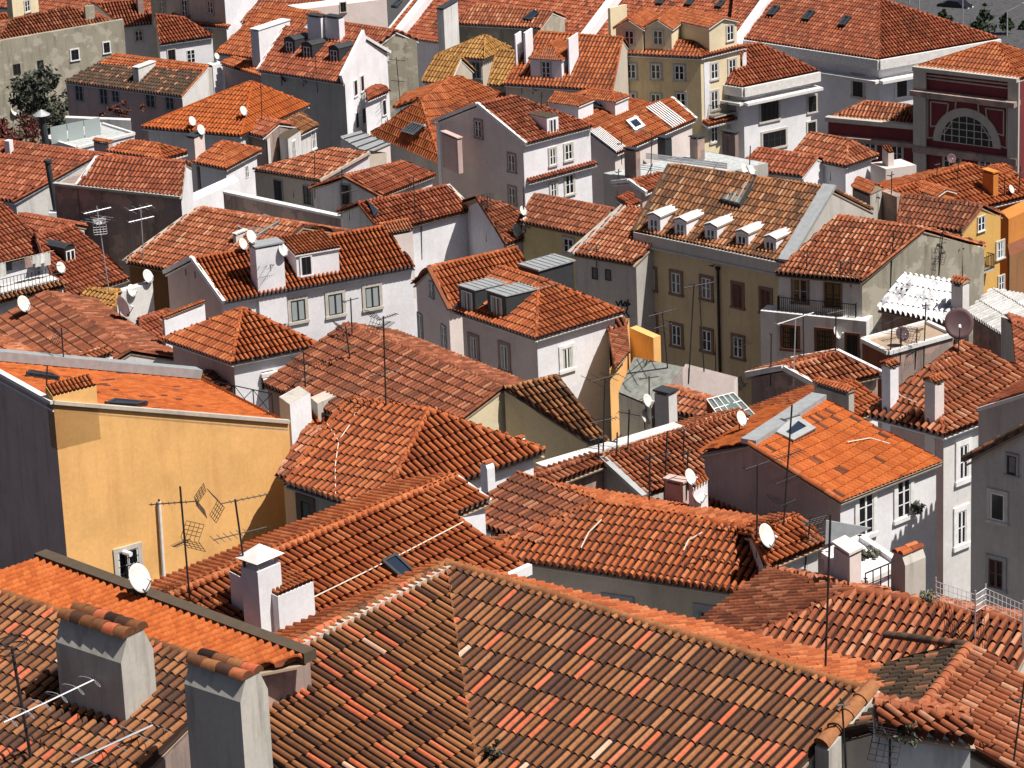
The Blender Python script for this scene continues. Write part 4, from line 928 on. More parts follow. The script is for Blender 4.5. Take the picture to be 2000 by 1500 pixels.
b.win(k,1544,660,.95,1.35,sur='frame_brown',fr='frame_dark',sw=.18,kind='bars'); b.win(k,1611,668,.95,1.45,sur='frame_brown',fr='frame_dark',sw=.18,kind='bars'); b.win(k,1665,680,.7,1.7,sur='frame_brown',fr='frame_dark',sw=.14,kind='bars'); R28=b.done()
# R29
b=NB('tiled_house','yellow house with patched render and a small balcony below a dull red gable, right',(1875,452),2.4,'clay_dull')
G=gable(b,(1752,437),(1877,453),(1762,379),(1919,401),a=27,wall='ochre_peeling',rm='clay_dull',mats={1:'ochre',2:'ochre'}); i=G['i']
b.win(i+1,1916,437,.7,.95,sur='sur_stone',sw=.05,rows=2); b.win(i+2,1953,488,.7,1.1,sur='sur_stone',sw=.1,kind='curtain'); b.win(i+1,1905,508,.8,1.7,sur=None,fr='frame_white',rows=3); b.win(i+2,1955,553,.55,.95,sur='sur_stone',sw=.08); b.balcony(i+1,1896,1928,532,dep=.6,h=.9)
b.win(i,1812,525,.5,.75,sur='mortar',fr='frame_dark',rows=1); R29=b.done()
# silver roofs
b=NB('sheet_roofed_shed','peeling whitewashed corrugated roof with a black patch, right',(1713,603),1.2,'white_sheet',tk=dict(w=.34,L=.9,jit=.5,step=.05,prof='soft'))
G=gable(b,(1713,603),(1850,632),(1763,534),(1892,552),a=20,wall='dark_grey',rm='white_sheet',mono=True,ridget=False,rakes=(None,None)); m=MB()
q=[surf(*p,b,'roof') for p in((1750,566),(1776,572),(1806,541),(1780,536))]; m.prism([x+ZV*.16 for x in q],ZV*.03,'frame_dark'); b.part(m,'tar_patch'); b.chimney(1862,590,562,1868-10,1893,'white_dirty',cap='tile',axes=axes_of(G['u'],G['n']),base=b.p(1880,612,.3)); R30=b.done()
b=NB('sheet_roofed_shed','whitish corrugated roof with a row of studs beside the big dark dish, right edge',(1952,654),1.0,'grey_sheet',tk=dict(w=.3,L=1.2,jit=.3,step=.05,prof='soft'))
G=gable(b,(1888,612),(1960,656),(1938,565),(2060,585),a=18,wall='dark_grey',rm='grey_sheet',mono=True,ridget=False,rakes=(None,None),level=False); R30b=b.done()
# ================================================================ far rows
TF=dict(w=.34,L=.7,jit=.1,step=.07,prof='soft'); FL=dict(w=.34,L=.6,step=.07,prof='flat')
def FB(name,label,ref,h=0,rm='clay_orange',edge='slab_white',tk=None,**k): return NB(name,label,ref,h,rm,edge,tk or TF,**k)
# big white palace on the right
b=FB('palace','vast white building with a dark orange hip roof and three roof windows, top right',(1717,116),-1.0,'clay_red',tk=dict(w=.36,L=.6,step=.07,prof='soft')); 
H=hipped(b,(1425,72),(1717,116),(1953,75),(1440,-48),(1717,-3),a=25,wall='white',ov=.5); i=H['i']
for p,q in((H['A'],H['C']),(H['C'],H['D'])): b.cop(p-ZV*.9,q-ZV*.9,w=.5,h=.85,mat='slab_white',lift=0); b.cop(p-ZV*2.3,q-ZV*2.3,w=1.3,h=.2,mat='slab_white')
b.win(i,1676,168,1.15,2.1,sur='sur_stone',fr='frame_dark',sw=.25); b.win(i+1,1761,168,1.15,2.1,sur='sur_white',fr='frame_dark',sw=.25)
for x,y in((1499,33),(1567,42),(1638,53)): b.skylight([(x,y),(x+13,y+1),(x+26,y-16),(x+13,y-18)],h=.15,t=.2)
PAL=b.done()
b=FB('palace','long row of dark orange roofs divided by white fire walls, top edge',(792,72),-1.,'clay_red',tk=dict(w=.36,L=.6,step=.07,prof='flat'))
G=gable(b,(752,68),(1452,168),(870,-78),(1560,-2),a=24,wall='white',rm='clay_red',rakes=('cop',None)); 
for x,y in((785,72),(1122,120),(1400,162)):
    P=along_pt=G['e1']+G['u']*0; A_=hit(x,y-3,b,'roof'); t=(A_[1]-G['e1'])@G['u']; b.cop(G['e1']+G['u']*t,G['r1']+G['u']*(t+0),w=.9,h=.9,mat='white')
for x,y in((772,12),(1289,6),(1345,8),(1404,12)): b.skylight([(x-8,y+5),(x+4,y+6),(x+14,y-6),(x+4,y-7)],h=.15,t=.2)
b.done()
b=FB('palace','lower white wing with wide dark openings below its red roof, upper right',(1598,140),.6,'clay_red')
H=hipped(b,(1330,150),(1452,170),(1600,139),(1400,96),(1482,84),a=27,wall='white',ov=.5,long='fr'); i=H['i']+1
for p,q in((H['A'],H['C']),(H['C'],H['D'])): b.cop(p-ZV*.8,q-ZV*.8,w=.5,h=.75,mat='slab_white',lift=0); b.cop(p-ZV*1.6,q-ZV*1.6,w=1.2,h=.15,mat='slab_white')
b.win(i,1503,217,2.0,1.7,sur='sur_stone',fr='frame_dark',sw=.2,mull=3); b.win(i,1586,203,.9,1.5,sur='sur_stone',fr='frame_dark',sw=.15); b.win(i,1585,252,.9,1.3,sur='sur_stone',fr='frame_dark',sw=.15); b.win(i,1512,272,2.6,1.5,sur='sur_stone',fr='frame_dark',sw=.2,mull=3); b.done()
# cream corner building
b=FB('corner_building','cream corner building with gabled attic dormers and balconies, top centre right',(1370,112),3.0,'clay_orange')
H=hipauto(b,(1163,103),(1370,113),(1459,91),a=20,wall='cream',cap='slab_white',mats={0:'beige'}); i=H['i']
for k,x in enumerate((1204,1260)): b.dormer(x,99,x+53,100,2.1,'gable','cream',win=(.85,1.3),sur='sur_stone',rows=2,rise=.6,depth=5,eave=.2)
b.dormer(1386,104,1440,91,2.3,'gable','cream',win=(.8,1.4),sur='sur_stone',winx=.75,rise=.35,depth=6.,eave=.2)
for x,y in((1233,139),(1281,140),(1327,142),(1233,196),(1281,198),(1330,196)): b.win(i,x,y,.85,1.35,sur='sur_grey',sw=.16)
b.win(i,1188,141,.9,1.9,sur='sur_grey',sw=.16,rows=3); b.balcony(i,1173,1202,168,dep=.6,h=1.)
for x,y,h_ in((1395,139,1.4),(1430,131,1.4),(1395,196,1.7),(1430,186,1.5),(1395,258,1.8),(1430,250,1.8)): b.win(i+1,x,y,.8,h_,sur='sur_stone',sw=.18)
b.balcony(i+1,1384,1449,226,dep=.8,h=1.); a_,c_,nr,u=b.W[i+1]
p1,p2=on_plane(1371,236,a_,nr),on_plane(1459,214,a_,nr); b.roof([p1+nr*.9-ZV*.3,p2+nr*.9-ZV*.3,p2,p1],th=.15)
for e,w_ in((1372,.7),(1455,.5)): 
    q=on_plane(e+8 if e<1400 else e,160,a_,nr); m=MB(); m.obox(A3([q[0],q[1],b.ze-7])+nr*.0-u*.3,u*w_,nr*.05,ZV*6.4,'white'); b.part(m,'pilaster')
b.chimney(1194,92,16,1187,1224,'cream',cap='none',base=S(1194,92,3.2)); CRN=b.done()
# roof with dormer left of it
b=FB('tiled_house','orange roof with a hipped tile dormer and a slim white chimney, top centre',(985,166),1.6,'clay_orange')
G=gable(b,(983,165),(1196,178),(1052,62),(1216,74),a=27,wall='warm_grey',rm='clay_orange',level=False); b.dormer(1037,152,1098,155,1.75,'hip','white',win=(.8,1.6),sur='sur_grey',depth=3.4,rise=.7,rows=3)
b.chimney(1113,148,76,1108,1129,'white',cap='none'); b.chimney(1009,132,68,1004,1018,'white',cap='none'); b.chimney(1028,128,64,1022,1040,'white',cap='none'); b.done()
b=FB('tiled_house','pale orange roof with a roof window and a bare plaster gable, top centre',(950,46),2.0,'clay_mixed')
G=gable(b,(878,46),(1055,56),(930,8),(1080,22),a=24,wall='old_grey',rm='clay_mixed',level=False); b.chimney(868,60,20,853,894,'white_dirty',cap='slabdark',base=S(868,60,2.2)); b.skylight([(1022,40),(1037,43),(1055,28),(1042,24)],h=.1); b.done()
b=FB('tiled_house','brown lichened pyramid roof over a grey wall with two dark doors, top centre',(944,117),1.4,'clay_old')
H=hipped(b,(852,109),(944,117),(1000,94),(948,69),a=26,wall='warm_grey',rm='clay_ochre'); b.win(H['i'],892,138,.9,1.7,sur='sur_grey',fr='frame_dark'); b.win(H['i'],930,137,.9,1.6,sur='sur_grey',fr='sur_grey'); b.done()
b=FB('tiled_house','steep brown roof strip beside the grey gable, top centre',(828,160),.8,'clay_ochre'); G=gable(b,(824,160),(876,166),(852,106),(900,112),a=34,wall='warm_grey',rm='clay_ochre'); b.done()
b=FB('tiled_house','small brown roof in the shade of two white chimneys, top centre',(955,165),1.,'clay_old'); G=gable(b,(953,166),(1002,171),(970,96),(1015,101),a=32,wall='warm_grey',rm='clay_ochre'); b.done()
b=FB('tiled_house','red roof ending in a stained grey gable wall with one white window, upper centre',(776,61),2.8,'clay_red')
G=gable(b,(628,74),(735,91),(668,44),(776,60),a=33,wall='old_grey',rm='clay_red',rakes=(None,None)); b.win(G['i']+1,749,107,.75,1.1,sur='sur_white',sw=.12,rows=2); b.done()
# tall white house with dark arched dormers
b=FB('tiled_house','tall white house with three black arched dormers and twin chimney stacks, upper left',(669,163),2.6,'clay_red')
G=gable(b,(503,138),(669,163),(556,52),(713,74),a=27,wall='white',mats={0:'grey'},rm='clay_red',rakes=('cop','cop'),cap='slab_white'); i=G['i']
b.cop(G['e2'],G['r2'],w=.25,h=.9,mat='white')
for x0,y0,x1,y1 in((556,103,576,107),(590,113,610,117),(643,120,662,124)): b.dormer(x0,y0,x1,y1,1.3,'arch','zinc_dark',rm='zinc_dark',win=(.75,1.),sur=None,depth=4.5,eave=.03)
for x,y in((694,172),(707,163),(697,235),(710,226)): b.win(i+1,x,y,.65,1.35,sur='sur_white',sw=.12,fr='frame_dark')
b.chimney(629,84,36,599,636,'white',cap='slabdark'); b.chimney(664,82,38,634,672,'white',cap='slabdark'); b.chimney(509,125,62,489,566,'white',cap='slab',base=S(509,125,2.4)); TWH=b.done()
b=FB('tiled_house','small red lean to beside the tall white house, upper centre',(722,190),1.,'clay_red'); G=gable(b,(720,196),(762,178),(716,180),(745,166),a=20,wall='white',rm='clay_red'); b.win(G['i'],750,210,.5,1.3,sur='sur_white',fr='frame_dark',sw=.1); b.done()
# orange roof before the tall white house
b=FB('tiled_house','wide bright orange hip roof with a dish on its slope, upper left',(470,262),1.,'clay_bright'); H=hipped(b,(276,249),(470,266),(606,206),(493,160),a=19,wall='white_dirty',rm='clay_bright'); b.done()
b=FB('tiled_house','small dull roof with a cement verge before the bright hip roof, upper left',(510,266),.8,'clay_red'); G=gable(b,(408,240),(512,268),(450,219),(545,240),a=20,wall='dark_grey',rm='clay_red'); b.done()
b=FB('tiled_house','white house with a lean to roof and tall narrow door openings, upper centre left',(600,250),.7,'clay_old'); G=gable(b,(590,262),(622,246),(560,236),(590,222),a=22,wall='white_dirty',rm='clay_old'); b.win(G['i'],612,272,.5,1.6,sur='sur_white',fr='frame_white'); b.done()
b=FB('plastered_house','pair of narrow white dormer like blocks with mossy slab tops, upper left of centre',(545,270),.6); i=flatbox(b,(545,262),(562,272),(587,255),'white_dirty',top='moss_wood'); b.win(i+1,574,292,.5,1.4,sur='sur_white',sw=.1); b.done()
b=FB('plastered_house','narrow white block with a rusty slab top left of its twin, upper left of centre',(515,270),.6); i=flatbox(b,(512,262),(522,272),(545,252),'white_dirty',top='moss_wood'); b.done()
b=FB('tiled_house','orange hip roof with a white cowl chimney, upper centre',(860,330),.4,'clay_orange'); H=hipped(b,(725,262),(862,322),(975,300),(822,196),(880,150),a=22,wall='white',rm='clay_orange',mats={0:'grey'},long='fr'); 
b.skylight([(790,258),(814,266),(835,247),(812,240)],fr='zinc',gl='glass_green',bars=4)
b.chimney(896,332,274,862,902,'mauve',cap='slab',base=S(896,332,1.),sink=.3); b.chimney(793,290,268,766,800,'white_pink',cap='tile',base=S(793,290,1.)); OHR=b.done()
b=FB('tiled_house','big orange hip roof peaking above the three storey white house, upper centre',(830,238),1.5,'clay_orange'); H=hipped(b,(728,262),(842,232),(890,250),(893,148),a=24,wall='white_pink',rm='clay_orange') if False else gable(b,(722,268),(845,290),(830,196),(950,215),a=24,wall='white',rm='clay_orange',level=False)
P=surf(830,190,b,'roof'); b.done()
b=FB('tiled_house','bright orange roof with a peak between the grey gable and the white house, upper centre',(895,148),1.2,'clay_bright'); G=gable(b,(880,235),(1010,195),(822,192),(898,149),a=22,wall='white',rm='clay_orange',level=False); b.done()
# houses right of the three storey white house
b=FB('tiled_house','orange roof with a dark solar panel and two hipped dormers, upper centre right',(1170,245),.8,'clay_orange'); G=gable(b,(1160,262),(1290,205),(1078,203),(1152,176),a=22,wall='white',rm='clay_orange',level=False)
b.skylight([(1141,212),(1178,219),(1152,190),(1121,193)],fr='zinc_dark',gl='glass',h=.15,t=.06); b.dormer(1130,238,1160,226,1.3,'hip','white',win=None,depth=3.,rise=.5); b.dormer(1202,230,1228,219,1.3,'hip','white',win=None,depth=3.,rise=.5); b.done()
b=FB('tiled_house','orange roof striped by two white slatted panels over a white wall, upper centre right',(1210,298),.8,'clay_orange'); G=gable(b,(1208,300),(1360,234),(1156,260),(1313,193),a=22,wall='white_pink',rm='clay_orange',level=False,rakes=(None,'cop')); u=G['u']
for x0,x1 in((1152,1168),(1262,1285)):
    p1=along(G['r1']-u*2,u,x0); p2=along(G['r1']-u*2,u,x1+2); dn=G['e1']-G['r1']; m=MB()
    m.prism([p1+ZV*.12,p2+ZV*.12,p2+dn+ZV*.12,p1+dn+ZV*.12],ZV*.04,'frame_dark')
    for k in range(7): m.obox(p1+(p2-p1)*k/6+ZV*.16,dn,(p2-p1)*.07,ZV*.12,'frame_white')
    b.part(m,'slatted_panel')
b.skylight([(1238,262),(1258,253),(1240,234),(1220,243)],fr='frame_white',gl='glass_blue',h=.15,t=.25); b.done()
b=FB('flat_roofed_house','grey flat roof terrace crowded with black chimney stacks and pipes, upper right of centre',(1290,350),.6); i=flatbox(b,(1178,338),(1300,362),(1500,318),'grey',top='render_grey_terrace'); r=b.axes
for x,yb,yt,xl,xr in((1243,345,297,1219,1250),(1300,302,274,1284,1312),(1363,310,273,1347,1376),(1436,302,264,1410,1442)): b.chimney(x,yb,yt,xl,xr,'dark_grey' if xr!=1312 else 'zinc_dark',cap='slabdark',base=surf(x,yb+4,b,'roof'),sink=.3)
m=MB()
for y in(0,.25,.5): m.bar(b.p(1262,300+y*16,.9),b.p(1420,320+y*16,.9),.07,'aluminium')
for x in(1275,1330,1400): m.bar(b.p(x,320,.9),b.p(x,320,0),.04,'aluminium')
b.part(m,'pipe_rack'); b.done()
b=FB('tiled_house','small roof with a white verge beneath the grey terrace, upper right of centre',(1260,372),.3,'clay_red'); G=gable(b,(1262,378),(1320,352),(1228,354),(1290,338),a=20,wall='mauve',rm='clay_red',rakes=('cop',None)); b.done()
b=FB('tile_canopy','tiny tile canopy over an air conditioner, centre right',(1238,410),.2,'clay_red'); G=gable(b,(1230,404),(1252,397),(1205,387),(1229,376),a=20,wall='dark_grey',rm='clay_red',mono=True,rakes=(None,None)); b.done()
# right edge
b=FB('museum','maroon museum front with a great arched window, right edge',(1987,152),2.2,'clay_orange',group=None)
H=hipped(b,(1786,132),(1990,156),(2085,128),(1944,83),a=24,wall='maroon',ov=.1,rm='clay_orange'); i=H['i']; a_,c_,nr,u=b.W[i]; u=u if (_MI@u)[1]>0 else -u
nrm=nr
def wpt(x,y,d=0): return on_plane(x,y,a_,nr)+nr*d
A_,C_=H['A'],H['C']; b.cop(A_-ZV*.1,C_-ZV*.1,w=.9,h=.25,mat='stone'); b.cop(A_-ZV*2.2,C_-ZV*2.2,w=1.8,h=.35,mat='dark_grey')
m=MB(); cc=wpt(1889,282); Rr=np.linalg.norm(wpt(1940,288)-cc); n_=24; pts=[cc+(u*math.cos(math.pi*k/n_)+ZV*math.sin(math.pi*k/n_))*Rr for k in range(n_+1)]
m.prism(pts,nr*.06,'glass'); gl=b.part(m,'arched_window'); m=MB()
for k in range(-3,4): x=k*Rr/3.5; h_=math.sqrt(max(.1,Rr*Rr-x*x)); m.obox(cc+u*(x-.03)+nr*.06,u*.06,nr*.06,ZV*h_,'sur_stone')
for k in range(0,4): y=k*Rr/4; h_=math.sqrt(Rr*Rr-y*y); m.obox(cc-u*h_+ZV*y+nr*.06,u*2*h_,nr*.05,ZV*.06,'sur_stone')
b.part(m,'mullions',gl); m=MB()
for k in range(n_):
    t0,t1=math.pi*k/n_,math.pi*(k+1)/n_; e=lambda t,r_:cc+(u*math.cos(t)+ZV*math.sin(t))*r_
    m.prism([e(t0,Rr),e(t1,Rr),e(t1,Rr*1.3),e(t0,Rr*1.3)],nr*.12,'stone')
b.part(m,'arch_surround'); m=MB()
def line(pts,closed=True):
    for j in range(len(pts)-(0 if closed else 1)):
        p,q=pts[j],pts[(j+1)%len(pts)]; m.bar(p,q,.07,'mortar',n=4)
for sg in(-1,1):
    for s_ in(1.,.62):
        o=cc+u*sg*Rr*1.52+ZV*Rr*1.5; q=[o,o-u*sg*Rr*1.1*s_]+[o-u*sg*Rr*1.1*s_*math.cos(t)*1.-ZV*Rr*1.45*s_*math.sin(t)+u*sg*Rr*.0 for t in np.linspace(.25,1.57,5)]
        line([x+nr*.05-(u*sg*Rr*.12+ZV*Rr*.12)*(s_<1) for x in q])
line([wpt(1806,146,.05),wpt(1984,166,.05),wpt(1984,174,.05),wpt(1806,152,.05)])
b.part(m,'ornament_lines'); m=MB(); m.obox(A_-ZV*16,u*1.2,nr*.25,ZV*15.9,'stone'); m.obox(C_-u*.9-ZV*16,u*1.0,nr*.25,ZV*15.9,'stone'); b.part(m,'pilaster')
m=MB(); q=wpt(1787,284); m.obox(q-ZV*.5,C_-A_,nr*.5,ZV*.6,'dark_grey'); b.part(m,'cornice'); q=wpt(1840,322); 
b.win(i,1860,315,1.6,1.6,sur='stone',fr='frame_white',mull=2); b.win(i,1930,322,1.6,1.6,sur='stone',fr='frame_white',mull=2); MUS=b.done()
b=FB('museum','lower maroon wing with a narrow hipped roof beside the arched front, right',(1785,252),1.6,'clay_mixed',group=None); b.ze=float(wpt(1787,252)[2]); H=hipauto(b,(1614,234),b.p(1788,252)-nrm*.3,(1850,228),a=32,wall='maroon',ov=.1,rm='clay_mixed'); b.cop(H['A'],H['C'],w=.7,h=.3,mat='stone'); b.cop(H['A']-ZV*1.6,H['C']-ZV*1.6,w=1.2,h=.3,mat='dark_grey')
for x,y in((1700,290),(1752,300)): b.win(H['i'],x,y,1.,1.6,sur='stone')
b.cop(H['A']-ZV*.3+H['u2']*2.2,H['C']-ZV*.3+H['u2']*2.2,w=.1,h=.1,mat='stone'); b.done()
b=FB('tiled_house','orange pyramid roof with three rows of dark spots, right',(1653,325),.6,'clay_mixed'); H=hipped(b,(1545,305),(1653,326),(1717,304),(1582,259),(1656,272),a=25,wall='white',rm='clay_mixed'); b.done()
b=FB('tiled_house','low roof ending in a little white pediment, right',(1552,325),.4,'clay_red'); G=gable(b,(1440,330),(1566,345),(1480,290),(1598,306),a=24,wall='white',rm='clay_red'); b.done()
b=FB('tiled_house','broad orange roof sprinkled with dark vents over an orange house, right edge',(1800,432),.6,'clay_orange'); G=gable(b,(1800,436),(2060,372),(1720,379),(1893,320),a=20,wall='orange_wall',rm='clay_orange',level=False); 
b.chimney(1940,388,342,1919,1950,'orange_wall',cap='slab'); b.dormer(1830,402,1862,392,.6,'gable','orange_wall',win=None,depth=4.,rise=.4) ; b.done()
b=FB('tiled_house','small orange roof ridge before the museum door, right edge',(1950,330),.6,'clay_orange'); G=gable(b,(1960,352),(1990,344),(1936,335),(1964,322),a=20,wall='orange_wall',rm='clay_orange'); b.done()
b=FB('plastered_house','orange rendered house block with a curved parapet, right edge',(1880,400),.5); i=flatbox(b,(1880,385),(1915,402),(1952,385),'orange_wall'); b.done()
b=FB('plastered_house','orange rendered wall with a tile strip below, far right edge',(1968,420),.9); i=flatbox(b,(1955,412),(1970,428),(2030,400),'orange_wall'); b.done()
b=FB('plastered_house','brown corrugated side wall under the yellow house, right edge',(1972,480),.3); i=flatbox(b,(1968,478),(1972,500),(2040,470),'brown_wall',top='rust_wall'); b.done()
b=FB('plastered_house','pink white wall with a curved parapet and chimney block, right',(1740,310),.6); i=flatbox(b,(1700,318),(1730,330),(1790,322),'white_pink'); b.chimney(1735,325,300,1723,1746,'white_pink',cap='mono',base=b.p(1735,325)); b.done()
b=FB('plastered_block','broad grey firewall with a cement chimney between two roofs, right',(1640,400),1.8); i=flatbox(b,(1605,402),(1660,425),(1720,396),'cement'); b.chimney(1700,440,385,1665,1722,'cement',cap='tile',base=b.p(1700,432)); b.chimney(1752,440,385,1722,1762,'dark_grey',cap='none',base=b.p(1752,432)); b.done()
# top left
b=FB('tiled_house','roofless looking grey ruin with a long cracked wall and empty windows, top left',(241,38),2.4,'clay_dull'); P,Q=b.p(-30,85),b.p(241,38); u=hor(Q-P); n=A3([-u[1],u[0],0]); i=b.walls([P,Q,Q+n*.5,P+n*.5],'old_grey',top=True); b.axes=axes_of(u,n)
for x,y,w_,h_,s_ in((33,135,.8,1.1,None),(79,127,.7,1.,None),(146,107,.85,1.1,'sur_white'),(208,93,.7,1.1,'sur_white')): b.win(i,x,y,w_,h_,sur=s_,fr='frame_dark',sw=.12)
b.chimney(170,60,13,163,184,'old_grey',cap='none',base=b.p(170,60,-1)); b.walls([P+n*9,P,P+n*.1,P+n*9+u*.1],'old_grey')
hipauto(b,P+n*8+u*1.5,P+n*1.+u*1.5-ZV*.4,Q+n*1.-u*.6-ZV*.4,a=20,wall='old_grey'); b.done()
b=FB('tiled_house','orange roof scrap beside the ruin, top left corner',(22,58),1.8,'clay_orange'); G=gable(b,(-60,72),(24,58),(-90,42),(12,26),a=22,wall='cream',rm='clay_orange'); b.done()
b=FB('plastered_house','yellow wall with a white window behind the ruin, top left corner',(60,20),4.0); i=flatbox(b,(10,-30),(22,-12),(72,-28),'cream'); b.win(i+1,53,12,.8,1.2,sur='sur_stone'); b.done()
b=FB('tiled_house','white house with a single window under a red slope, top left',(243,52),.6,'clay_red'); G=gable(b,(242,52),(312,44),(186,6),(262,0),a=25,wall='white',rm='clay_red',level=False,cap='slab_white'); b.win(G['i'],271,70,.8,1.15,sur='sur_stone',sw=.12); b.chimney(271,28,-8,264,279,'dark_grey',cap='none'); b.done()
b=FB('tiled_house','white house with a tile eave and two windows beside the tall grey house',(316,86),.4,'clay_red'); G=gable(b,(313,87),(418,71),(304,28),(360,34),a=22,wall='white',rm='clay_red',level=False,cap='slab_white'); b.win(G['i'],335,108,.8,1.2,sur='sur_stone',fr='frame_dark',sw=.1); b.win(G['i'],373,110,.9,1.4,sur=None,rows=3); b.done()
b=FB('plastered_house','tall grey house with a balcony window and a sunlit white side, top left',(437,-20),5.5); i=flatbox(b,(290,-52),(437,-22),(540,-50),'white',mats={0:'warm_grey'})
for x,y in((317,14),(411,14),(407,60)): b.win(i,x,y,.85,1.3,sur='sur_grey',sw=.18)
b.win(i,361,16,.9,1.8,sur='sur_grey',sw=.18,rows=3); b.balcony(i,343,374,40,dep=.5,h=.9); a_,c_,nr,u=b.W[i]; p1,p2=on_plane(372,43,a_,nr),on_plane(452,49,a_,nr); b.roof([p1+nr*.5-ZV*.15,p2+nr*.5-ZV*.15,p2,p1]); b.done()
b=FB('tiled_house','steep orange roof climbing behind the tall white house, top left of centre',(420,105),1.0,'clay_orange'); G=gable(b,(420,104),(520,118),(520,10),(620,24),a=30,wall='white',rm='clay_orange'); b.done()
b=FB('plastered_house','pale pink house wall with one small window, top centre left',(640,0),4.5); i=flatbox(b,(560,10),(590,18),(755,-2),'white_pink'); b.win(i+1,670,14,.6,1.,sur='sur_stone',fr='frame_dark',sw=.08); b.done()
b=FB('tiled_house','red roof with a little tiled dormer in front of a white gable, top centre left',(480,36),2.4,'clay_red'); G=gable(b,(470,44),(585,50),(525,-20),(640,-10),a=28,wall='white',rm='clay_red'); b.dormer(508,40,540,38,.6,'tileshed','clay_red' if False else 'rust_wall',rm='clay_orange',win=None,depth=2.) ; b.done()
b=FB('tiled_house','black stained old roof with a white chimney and bright ridge strip, left',(352,188),1.4,'clay_dark',tk=dict(w=.32,L=.5,jit=.6,step=.07,prof='soft'))
e1,e2=b.p(126,160),b.p(354,189); r1=b.sl(227,106,e1,e2,20); r2=b.sl(407,128,e1,e2,20); u=hor(e2-e1); n=A3([-u[1],u[0],0]); m1,m2=e1+(r1-e1)*.62,e2+(r2-e2)*.8
b.roof([e1,e2,m2,m1]); b.roof([m1,m2,r2,r1],mat='clay_orange'); b.rid(r1,r2,mat='clay_orange'); b.rid(e2,r2,mat='clay_orange',r=.1); i=b.walls([e1+n*.2,e2+n*.2-u*.05,r2-ZV*.15-u*.05,r2+n*.5-ZV*.3,r1+n*.5-ZV*.3,r1-ZV*.15],'grey',{1:'white_dirty',0:'mauve'})
b.rid(surf(266,172,b),surf(320,128,b),mat='clay_orange',r=.14)
for x,y,w_,h_ in((155,180,.9,1.6),(203,188,.9,1.5),(226,188,.8,1.1),(294,195,1.,1.4),(332,199,.9,1.4)): b.win(i,x,y,w_,h_,sur='sur_grey',fr='sur_grey',sw=.08)
b.axes=axes_of(u,n); b.chimney(272,163,136,259,304,'white_dirty',cap='slab'); DRK=b.done()
b=FB('plastered_block','white stuccoed chimney wall beside the black stained roof, upper left',(418,130),2.0); i=flatbox(b,(405,124),(415,128),(434,122),'white',mats={0:'mauve'}); b.done()
b=FB('tiled_house','long mauve side wall with a narrow orange roof above it, upper left',(440,130),2.,'clay_orange'); G=gable(b,(430,124),(560,166),(452,112),(590,150),a=18,wall='mauve',rm='clay_orange',mats={1:'white'},rakes=(None,'cop')); b.done()
b=FB('tiled_house','orange roof patch with a bright hip, under the grey flue, left',(318,312),.8,'clay_orange'); H=hipped(b,(208,296),(318,313),(372,298),(253,275),(306,280),a=22,wall='white',rm='clay_orange'); b.chimney(213,298,284,183,220,'mauve',cap='tile',base=S(213,298,1.)); b.done()
b=FB('tiled_house','small orange hip roof with metal edging and a pink chimney, left of centre',(443,330),.9,'clay_orange'); H=hipped(b,(378,318),(443,331),(512,294),(432,277),a=24,wall='white',rm='clay_orange'); b.win(H['i']+1,482,335,.5,1.,sur=None,fr='frame_white'); b.chimney(383,322,272,364,399,'white_pink',cap='slabdark',base=S(383,322,1.)); b.done()
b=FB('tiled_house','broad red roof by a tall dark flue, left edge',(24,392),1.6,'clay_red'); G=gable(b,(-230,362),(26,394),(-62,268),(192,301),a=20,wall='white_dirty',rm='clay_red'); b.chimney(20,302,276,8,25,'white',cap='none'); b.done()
b=FB('flat_roofed_house','grey rendered stair block with a dark slatted top beside the dark flue, left',(150,310),2.); i=flatbox(b,(103,318),(152,330),(185,305),'grey',top='zinc_dark'); b.done()
b=FB('terrace','whitewashed terrace with a frosted glass balustrade, left',(260,262),.6,cat='terrace',group=None); i=flatbox(b,(88,270),(150,290),(262,262),'white',top='render_grey_terrace',cop='slab_white'); b.walls([b.p(128,230),b.p(255,235),b.p(255,231),b.p(128,226)],'white_dirty',top=True)
g=MB(); P,Q=b.p(101,282),b.p(199,262)
for k in range(3):
    o=P+(Q-P)*k/3; g.obox(o,(Q-P)*.31,A3([.03,.03,0]),ZV*1.5,'glass_frost')
b.part(g,'glass_balustrade'); b.done()

b=FB('tiled_house','red roof in the back row behind the ruin, top left',(240,44),-.5,'clay_red'); G=gable(b,(-40,10),(300,52),(20,-60),(360,-18),a=24,wall='white',rm='clay_red'); b.done()
# ================================================================ blocks, walls and small roofs in between
def CB(name,label,ref,h=0,**k): return NB(name,label,ref,h,**k)
# gable wall and white wall closing the big front roof
b=CB('firewall','rain stained cement firewall topped with one row of ridge tiles, bottom right',(1583,1430),2.3,cat='wall',group=None)
P=fZ+fuB*.05; u=fdB; top0=P+ZV*.15; e=u*2.6-ZV*2.6*math.tan(rad(20)); th=fuB*.5
m=MB(); V=[top0,top0+e]; g0=A3([top0[0],top0[1],b.g]); g1=A3([(top0+e)[0],(top0+e)[1],b.g])
m.add([top0,top0+e,g1,g0,top0+th,top0+e+th,g1+th,g0+th],[(0,1,2,3),(7,6,5,4),(0,4,5,1),(1,5,6,2),(2,6,7,3),(3,7,4,0)],'cement'); b.part(m,'wall')
b.rm='clay_brown'; b.rid(top0+e+th/2+ZV*.12,top0+th/2+ZV*.12,r=.27,L=.7,tone=(.6,.8))
m=MB(); q=top0+e; m.obox(q-fuB*.5-ZV*6+u*.02,u*.9,fuB*1.0,ZV*5.2,'frame_dark'); b.part(m,'flue'); b.done(); FW=b
b=CB('plastered_house','low white streaked wall under crumbling coping tiles, bottom right corner',(1712,1412),2.2); b.rm='clay_mixed'
